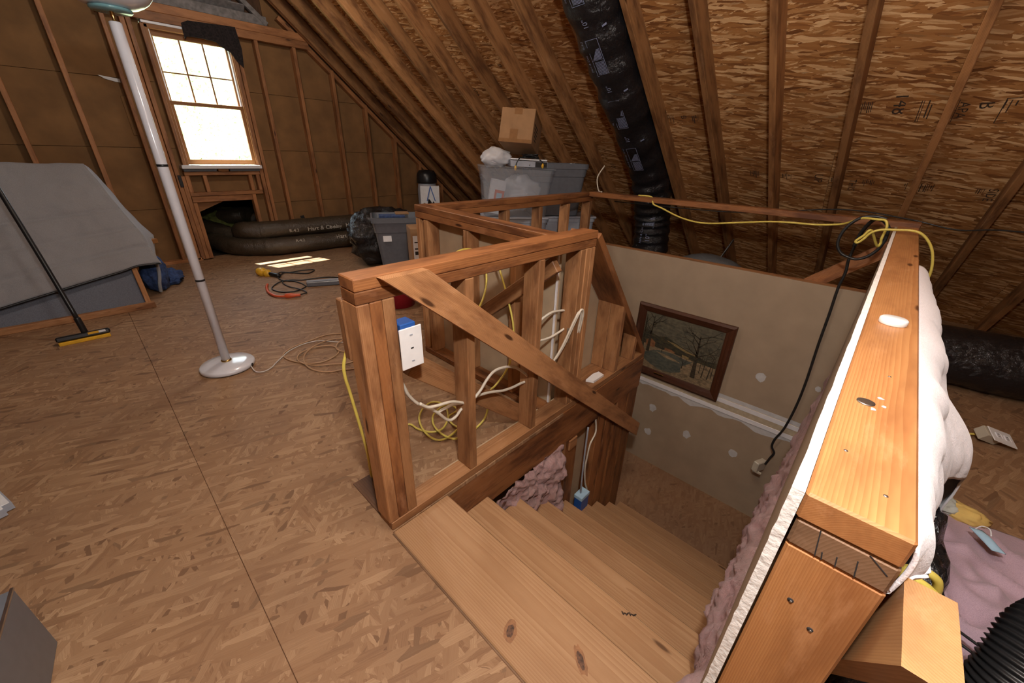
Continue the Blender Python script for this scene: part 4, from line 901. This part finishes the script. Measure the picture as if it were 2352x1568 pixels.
br = thing('floor_broom', 'black push broom with yellow bristles leaning on the quilt', 'broom', (-.23, 3.88, .037))
head = board('broom_head', (-.378, 3.885, .075), (-.108, 3.885, .075), .055, .035, (0, .25, 1), M['black'], br, c=.008)
board('bristles', (-.372, 3.868, .048), (-.115, 3.868, .048), .035, .024, (0, 0, 1), M['yelplastic'], br)
bx('sticker', -.22, -.165, 3.855, 3.857, .08, .095, M['yelplastic'], br, axis='x', c=0); bx('sticker', -.165, -.13, 3.855, 3.857, .08, .095, M['paper'], br, axis='x', c=0)
tube('socket', [(-.232, 3.885, .09), (-.236, 3.89, .17), (-.238, 3.895, .20)], .018, M['black'], br, 4, 12)
tube('handle', [(-.237, 3.893, .18), (-.275, 4.06, .58), (-.318, 4.22, .998), (-.345, 4.33, 1.25)], .0135, M['black'], br, 4, 12)

# appliances at the left edge
ap = thing('bathroom_scale', 'flat white rounded device with a grey side at the left edge on the floor', 'scale', (-.65, 2.2, 0))
def rprism(name, M_, L, w, h, r, mat):
    bm = bmesh.new(); bmesh.ops.create_cube(bm, size=1); bmesh.ops.scale(bm, vec=(L, w, h), verts=bm.verts)
    ed = [e for e in bm.edges if abs((e.verts[0].co - e.verts[1].co).z) > h * .9]; bmesh.ops.bevel(bm, geom=ed, offset=r, segments=6, affect='EDGES')
    return bmo(name, bm, mat, ap, M_)
Ma = Matrix.Translation((-.512, 2.115, 0)) @ Matrix.Rotation(math.radians(17), 4, 'Z') @ Matrix.Translation((-.16, .17, 0))
rprism('housing', Ma @ Matrix.Translation((0, 0, .020)), .32, .34, .030, .025, M['lighttote']); rprism('top_panel', Ma @ Matrix.Translation((0, 0, .0365)), .31, .33, .004, .022, M['plastic_w']); rprism('foot', Ma @ Matrix.Translation((0, 0, .003)), .26, .28, .006, .02, M['darkwood'])
dk = thing('storage_case', 'dark grey case with a metal edge at the lower left frame edge', 'case', (-.55, 1.5, 0))
Md = Matrix.Translation((-.413, 1.365, 0)) @ Matrix.Rotation(math.radians(-6), 4, 'Z') @ Matrix.Translation((-.20, -.25, 0))
bmo('case_body', boxmesh(.40, .50, .245, .004), M['greytote'], dk, Md @ Matrix.Translation((0, 0, .1235))); bmo('edge_strip', boxmesh(.006, .50, .006, 0), M['metal'], dk, Md @ Matrix.Translation((.198, 0, .247)))

# ------------------------------------------------------------------ bins, boxes
def tote(parent, c, L, w, h, rz, mat, tilt=0, taper=.86, rim=.03, name='bin_body', lidm=None, thick=.004):
    """open tapered tub with a rolled rim; returns its world matrix"""
    Mx = Matrix.Translation(c) @ Matrix.Rotation(rz, 4, 'Z') @ Matrix.Rotation(tilt, 4, 'Y')
    def ring(sc, z, r, o=0):
        out = []; lx, ly = L / 2 * sc + o, w / 2 * sc + o
        for cx, cy, a0 in ((lx - r, ly - r, 0), (-lx + r, ly - r, 90), (-lx + r, -ly + r, 180), (lx - r, -ly + r, 270)):
            for k in range(5):
                a = math.radians(a0 + 22.5 * k); out.append(V((cx + r * math.cos(a), cy + r * math.sin(a), z)))
        return out
    rs = [ring(taper, 0, .04), ring(taper + (1 - taper) * .75, h * .75, .045), ring(taper + (1 - taper) * .76, h * .76, .045, .006), ring(1, h - rim, .05, .006), ring(1, h - rim, .05, .016), ring(1, h, .05, .016), ring(1, h, .05, -.002), ring(taper, .01, .04, -thick)]
    vs = [p for r_ in rs for p in r_]; n = 20; fs = []
    for i in range(len(rs) - 1):
        for k in range(n): fs.append((i * n + k, i * n + (k + 1) % n, (i + 1) * n + (k + 1) % n, (i + 1) * n + k))
    fs.append(tuple(range(n))[::-1]); fs.append(tuple(range((len(rs) - 1) * n, len(rs) * n)))
    me(name, vs, fs, M[mat], parent, Mx, local=True)
    return Mx
def lid(parent, Mx, L, w, h, mat, name='lid', t=.022, o=.02):
    return bmo(name, boxmesh(L + 2 * o, w + 2 * o, t, .008), M[mat], parent, Mx @ Matrix.Translation((0, 0, h + t / 2)))
rzb = math.radians(-38)
# lower row on the floor
lb1 = thing('storage_bin', 'light grey lidded storage bin on the floor under the clear tote', 'storage bin', (3.05, 2.78, .012))
m1 = tote(lb1, (2.98, 2.80, .012), .60, .42, .72, rzb, 'lighttote', 0, .88); lid(lb1, m1, .60, .42, .72, 'lighttote')
bmo('latch', boxmesh(.03, .12, .05, .006), M['greytote'], lb1, m1 @ Matrix.Translation((.325, -.02, .70)))
lb2 = thing('storage_bin', 'light grey lidded storage bin on the floor under the charcoal tote', 'storage bin', (3.42, 2.48, .008))
m2 = tote(lb2, (3.47, 2.52, .008), .52, .36, .72, rzb, 'lighttote', 0, .88); lid(lb2, m2, .52, .36, .72, 'lighttote'); bmo('latch', boxmesh(.03, .12, .05, .006), M['greytote'], lb2, m2 @ Matrix.Translation((.285, -.02, .70)))
ct = thing('clear_tote', 'clear plastic tote full of bags on top of the grey bins', 'storage bin', (2.98, 2.80, .76))
m3 = tote(ct, (2.97, 2.79, .758), .66, .42, .42, rzb, 'clear', math.radians(1.5), .9); lid(ct, m3, .66, .42, .42, 'clear', t=.014)
sg = thing('charcoal_tote', 'charcoal plastic tote standing open behind the clear tote', 'storage bin', (3.40, 2.55, .76))
m4 = tote(sg, (3.36, 2.62, .758), .56, .44, .47, rzb, 'greytote', 0, .84, .045)
pb = thing('plastic_bag', 'crumpled white plastic bag inside the clear tote', 'bag', m3 @ V((.08, -.05, .02)))
blob('film', m3 @ V((.05, -.06, .21)), (.20, .12, .15), M['film'], pb, .28, 3, seed=2, rot=rzb)
cx = thing('carton', 'small white and orange carton inside the clear tote', 'box', m3 @ V((-.2, -.12, .02)))
bmo('carton_body', boxmesh(.14, .08, .30, .003), M['paper'], cx, m3 @ Matrix.Translation((-.19, -.13, .17)) @ Matrix.Rotation(.15, 4, 'Y'))
bmo('carton_print', boxmesh(.09, .002, .12, 0), M['orange'], cx, m3 @ Matrix.Translation((-.17, -.172, .17)) @ Matrix.Rotation(.15, 4, 'Y')); bmo('carton_print', boxmesh(.05, .002, .07, 0), M['pblue'], cx, m3 @ Matrix.Translation((-.17, -.1735, .17)) @ Matrix.Rotation(.15, 4, 'Y'))
pg = thing('plastic_bag', 'white plastic bag of cloth lying on the clear tote lid', 'bag', m3 @ V((-.2, 0, .44)))
blob('film', m3 @ V((-.19, -.03, .50)), (.14, .11, .085), M['film'], pg, .22, 2.6, seed=5, rot=rzb); blob('stuffing', m3 @ V((-.20, -.04, .475)), (.09, .08, .04), M['sheet'], pg, .2, 3, seed=6, rot=rzb)
dv = thing('media_player', 'silver media player with a tangle of black leads on the clear tote lid', 'media player', m3 @ V((.1, 0, .44)))
bmo('player_body', boxmesh(.34, .24, .052, .003), M['lighttote'], dv, m3 @ Matrix.Translation((.10, -.06, .463))); bmo('top_cover', boxmesh(.335, .235, .012, .002), M['paper'], dv, m3 @ Matrix.Translation((.10, -.05, .495)) @ Matrix.Rotation(-.05, 4, 'X'))
for q in (-.02, .10): lathe('socket', [(.006, 0), (.006, .006), (0, .007)], m3 @ V((q, -.182, .46)), M['metal'], dv, 12, axis=m3.to_3x3() @ V((0, -1, 0)))
bmo('back_panel', boxmesh(.11, .003, .045, 0), M['black'], dv, m3 @ Matrix.Translation((.21, -.1815, .463)))
rn = random.Random(4); pts = [m3 @ V((-.03, -.20, .43)), m3 @ V((-.02, -.19, .47)), m3 @ V((.02, -.17, .515))]
for k in range(34):
    pts.append(m3 @ V((.12 + .075 * math.sin(k * 1.9 + .4 * rn.random()), -.11 + .045 * math.cos(k * 2.3 + .3 * rn.random()), .512 + .012 * (k % 4) * .8 + .006 * rn.random())))
pts += [m3 @ V((.20, -.17, .50)), m3 @ V((.24, -.20, .46))]
tube('leads', pts, .005, M['cable'], dv, 4, 6)
for q in ((-.03, -.20, .425), (.22, -.20, .455)): blob('lead_plug', m3 @ V(q), (.012, .012, .022), M['yelplastic'], dv, 0, 1, 10, 8)
# cardboard box wedged under the rafters, tipped back
kb = thing('cardboard_box', 'taped cardboard box tipped against the rafters above the totes', 'box', (2.95, 2.75, 1.28))
Mk = Matrix.Translation((2.985, 2.73, 1.475)) @ Matrix.Rotation(math.radians(-60), 4, 'Z') @ Matrix.Rotation(math.radians(-16), 4, 'X') @ Matrix.Rotation(math.radians(3), 4, 'Y')
def kbp(name, L, w, h, off, mat, c=.002): return bmo(name, boxmesh(L, w, h, c), M[mat], kb, Mk @ Matrix.Translation(off))
kbp('carton_body', .30, .36, .28, (0, 0, 0), 'card', .004)
kbp('tape_strip', .30, .0015, .03, (0, -.1805, -.125), 'cardtape', 0); kbp('tape_strip', .07, .0015, .08, (-.02, -.1806, -.07), 'cardtape', 0); kbp('tape_strip', .07, .0015, .05, (.0, -.1806, .115), 'cardtape', 0); kbp('tape_strip', .07, .06, .0015, (.0, -.15, .1406), 'cardtape', 0); kbp('tape_strip', .0015, .36, .03, (.1506, 0, .12), 'cardtape', 0)
for i in range(5): kbp('box_print', .0012, .16 - .02 * i, .010, (.1508, -.06, .03 - .028 * i), 'ink', 0)
# grey tote by the gable end of the stairwell
t5 = thing('storage_bin', 'grey plastic tote without lid standing left of the tall carton', 'storage bin', (2.3, 3.95, .038))
m5 = tote(t5, (2.36, 3.95, .038), .52, .44, .63, math.radians(-28), 'greytote', 0, .74, .05)
bmo('label', boxmesh(.085, .001, .06, 0), M['paper'], t5, m5 @ Matrix.Translation((-.13, -.207, .42)) @ Matrix.Rotation(math.radians(-8), 4, 'X'))
bk_ = thing('book', 'thin blue and tan book lying across the grey tote rim', 'book', m5 @ V((-.05, -.1, .64))); bmo('cover', boxmesh(.26, .16, .018, .002), M['denim'], bk_, m5 @ Matrix.Translation((-.06, -.12, .640))); bmo('top_cover', boxmesh(.14, .15, .014, .002), M['card'], bk_, m5 @ Matrix.Translation((.05, -.04, .657)))
gb = thing('trash_bag', 'black trash bag slumped behind the grey tote by the ducts', 'bag', (2.5, 4.45, .05)); blob('film', (2.46, 4.42, .36), (.46, .26, .33), M['bag'], gb, .20, 2.6, 54, 34, flat=.055, seed=11)
t6 = thing('cardboard_box', 'tall cardboard carton with a white shipping label beside the half wall corner', 'box', (2.05, 3.2, .02))
m6 = Matrix.Translation((2.224, 3.255, .340)) @ Matrix.Rotation(math.radians(-25), 4, 'Z')
bmo('carton_body', boxmesh(.30, .26, .63, .004), M['card'], t6, m6); bmo('shipping_label', boxmesh(.075, .001, .30, 0), M['paper'], t6, m6 @ Matrix.Translation((-.095, -.1308, .10)))
for q in (.19, .13, .09, -.03): bmo('label_print', boxmesh(.05, .001, .012 + .02 * (q == .09), 0), M['ink'], t6, m6 @ Matrix.Translation((-.095, -.1316, q)))
rb = lathe('red_tub', [(.0, 0), (.15, 0), (.165, .14), (.18, .15), (.18, .165), (.16, .165), (.14, .02), (.0, .015)], (1.78, 3.10, .02), M['red'], None, 36); tag(rb, 'red plastic tub on the floor behind the near half wall', 'tub')
jr = thing('jar', 'black lidded jar standing above the trash bag by the gable wall', 'jar', (3.70, 5.25, .07))
lathe('jar_body', [(.0, 0), (.14, .0), (.145, .70), (.13, .80), (.13, .86), (.0, .86)], (3.73, 5.3, .07), M['lighttote'], jr, 28); lathe('jar_lid', [(.145, .80), (.15, .82), (.145, .92), (.11, .975), (.0, .985)], (3.73, 5.3, .07), M['black'], jr, 28)
wb = thing('carton', 'white box with blue ribbons on the small black bag by the gable wall', 'box', (3.72, 5.08, .62)); bmo('carton_body', boxmesh(.27, .12, .26, .004), M['paper'], wb, Matrix.Translation((3.60, 5.06, .72)) @ Matrix.Rotation(math.radians(-35), 4, 'Z'))
for s_ in (-1, 1): board('ribbon', (3.565 + .0, 4.993, .85), (3.565 + .05 * s_, 4.99 - .03 * s_, .65), .012, .002, (.5, .8, 0), M['blue'], wb)
sb = thing('trash_bag', 'small black bag under the white box by the gable wall', 'bag', (3.6, 5.05, .07)); blob('film', (3.60, 5.06, .36), (.17, .15, .32), M['bag'], sb, .3, 4, flat=.075, seed=21)

# ------------------------------------------------------------------ right foreground: sheet, bag, hose, bedding
sh = thing('white_sheet', 'white bed sheet bunched and hung over the back of the right rail', 'sheet', (1.2, -.17, .8))
SB = [(2.08, .043), (1.8, .05), (1.49, .066), (1.35, .055), (1.18, .064), (1.08, .050), (1.0, .046), (.94, .056), (.865, .045), (.773, .046), (.66, .032), (.52, .024), (.455, .006)]
def fsh(u, v):
    i = u * (len(SB) - 1); k = min(len(SB) - 2, int(i)); f_ = i - k; x, b = [a + (c - a) * f_ for a, c in zip(SB[k], SB[k + 1])]
    zl_ = .70 + max(0, 1.16 - x) / .64 * .20 - (.25 if x > 1.2 else max(0, (x - 1.1) / .1 * .25)); g = .085 * math.exp(-((x - 1.14) / .17) ** 2) + .02
    if v < .4: t = v / .4; y = -.1145 - b * math.sin(t * math.pi / 2); z = .965 - .065 * (1 - math.cos(t * math.pi / 2))
    else:
        t = (v - .4) / .6; z = .90 + (zl_ - .90) * t; y = -.1145 - b - g * math.sin(min(1, t * 1.1) * math.pi * .5) * min(1, (x - .45) / .3)
    w = min(1, v * 2.5) * .008 * noise.noise(V((x * 18, z * 5, 3))) + min(1, v * 2.5) * .005 * noise.noise(V((x * 38, z * 14, 8)))
    return V((x, min(-.1145, y + w), z + .4 * w))
grid('sheet_drape', fsh, 160, 40, M['sheet'], sh, .004)
gbg = thing('trash_bag', 'black trash bag with yellow tie standing behind the right rail post', 'bag', (.9, -.27, 0))
blob('film', (1.03, -.235, .30), (.30, .105, .335), M['bag'], gbg, .14, 3.5, 60, 36, flat=.005, seed=31)
tube('tie', [(.80, -.205, .665), (.806, -.225, .678), (.812, -.243, .668), (.82, -.252, .64), (.83, -.255,   .61)], .007, M['yellow'], gbg, 5, 8); tube('tie', [(.79, -.20, .655), (.795, -.222, .662), (.80, -.245, .650), (.81, -.254, .63), (.80, -.24, .62), (.79, -.215, .64)], .0065, M['yellow'], gbg, 5, 8)
blob('tie_knot', (.80, -.208, .66), (.018, .014, .014), M['yellow'], gbg, .2, 3, 14, 10)
pk = thing('pink_sheet', 'rumpled pink bed sheet spread over the floor beyond the black bag', 'sheet', (1.7, -.8, .0))
def fpk(u, v):
    x = .95 + 1.17 * u; y = -.40 - 1.2 * v; 
    e = min(1, 6 * min(u, 1 - u, v + .12, 1 - v)); e = max(0, e)
    xo = x + .05 * noise.noise(V((v * 5, 1, 2))) + .06 * (v - .3)
    p = V((x, y, 0)); h = .03 + .04 * noise.noise(p * 2.6 + V((3, 1, 0))) + .05 * (1 - abs(noise.noise(V((x * 3.1 + y, y * 5.5, 1))) * 2)) ** 3 * .8 + .03 * max(0, 1 - abs(noise.noise(V((x * 6 - y * 2, y * 4, 6)))) * 5) + .012 * noise.noise(p * 9)
    return V((xo, y, .006 + max(0, h) * e))
grid('sheet_cloth', fpk, 100, 100, M['pink'], pk, .004)
mk = thing('face_mask', 'pale blue disposable face mask lying on the pink sheet', 'face mask', (1.9, -.585, .06))
grid('mask_cloth', lambda u, v: V((1.935 - .085 * u + .012 * v, -.560 - .05 * u - .035 * v, .088 + .014 * math.sin(math.pi * u) * math.sin(math.pi * v))), 10, 8, M['pblue'], mk, .002); tube('ear_loop', [(1.935, -.575, .09), (1.955, -.590, .10), (1.955, -.61, .10), (1.93, -.615, .09)], .002, M['white'], mk)
yc_ = thing('folded_cloth', 'yellow cloth with a pale corner folded at the pink sheet edge', 'cloth', (2.07, -.53, .02)); blob('yellow_fold', (2.10, -.56, .03), (.05, .085, .035), M['pinkpatch'], yc_, .2, 3, flat=.004); blob('pale_fold', (2.10, -.50, .045), (.06, .06, .03), M['greenwhite'], yc_, .25, 3, flat=.004, seed=4)
nv = thing('towel', 'navy blue towel heaped below the pink sheet at the frame corner', 'towel', (1.05, -.55, 0)); blob('towel_cloth', (1.08, -.56, .07), (.19, .19, .085), M['navy'], nv, .2, 3, 44, 26, flat=.003, seed=9)
dr_ = thing('blanket', 'dark red blanket behind the ribbed hose', 'blanket', (1.25, -.75, 0)); blob('blanket_cloth', (1.22, -.72, .06), (.16, .18, .10), M['darkred'], dr_, .2, 3, flat=.003, seed=14)
for k, (a, b) in enumerate((((1.42, -.42, .09), (1.30, -.60, .13)), ((1.36, -.42, .10), (1.26, -.60, .13)))): cord('black_cable', ('upper', 'lower')[k] + ' thin dark cord crossing the pink sheet toward the ribbed hose', 'cable', [a, tuple(x * .5 + y * .5 for x, y in zip(a, b)), b], .004, 'cable')
hs = thing('corrugated_hose', 'thick black ribbed hose curving up at the lower right corner', 'hose', (1.1, -.62, 0))
HP = spline([(.93, -.455, .0), (.945, -.455, .22), (.98, -.46, .38), (1.05, -.48, .475), (1.13, -.55, .49), (1.18, -.66, .40), (1.20, -.74, .2), (1.21, -.78, .0)], 14)
tube('hose_body', HP, .062, M['black'], hs, 5, 26, rfun=lambda t: .064 + .0035 * math.sin(t * 2 * math.pi * 74))
dsk = thing('bottle', 'clear plastic bottle lying in the shadow behind the end post', 'bottle', (.70, -.2, .3)); lathe('bottle_body', [(.0, 0), (.035, 0), (.037, .02), (.037, .15), (.02, .19), (.013, .20), (.013, .22), (0, .22)], (.62, -.185, .42), M['clear'], dsk, 24, axis=(.5, -.6, .1))

# things of a kind share a group
GR = {'half wall': 'half walls round the stairwell', 'storage bin': 'storage bins in the attic', 'duct': 'flexible ducts in the attic', 'insulation': 'fibreglass insulation batts', 'strap': 'duct straps on the gable studs', 'outlet': 'loose outlet boxes'}
for o in SC.objects:
    c = o.get('category')
    if c in GR and o.parent is None: o['group'] = GR[c]
    elif o.parent is None and o.name.startswith('yellow_cable'): o['group'] = 'yellow cables'
    elif o.parent is None and o.name.startswith('trash_bag'): o['group'] = 'black trash bags'
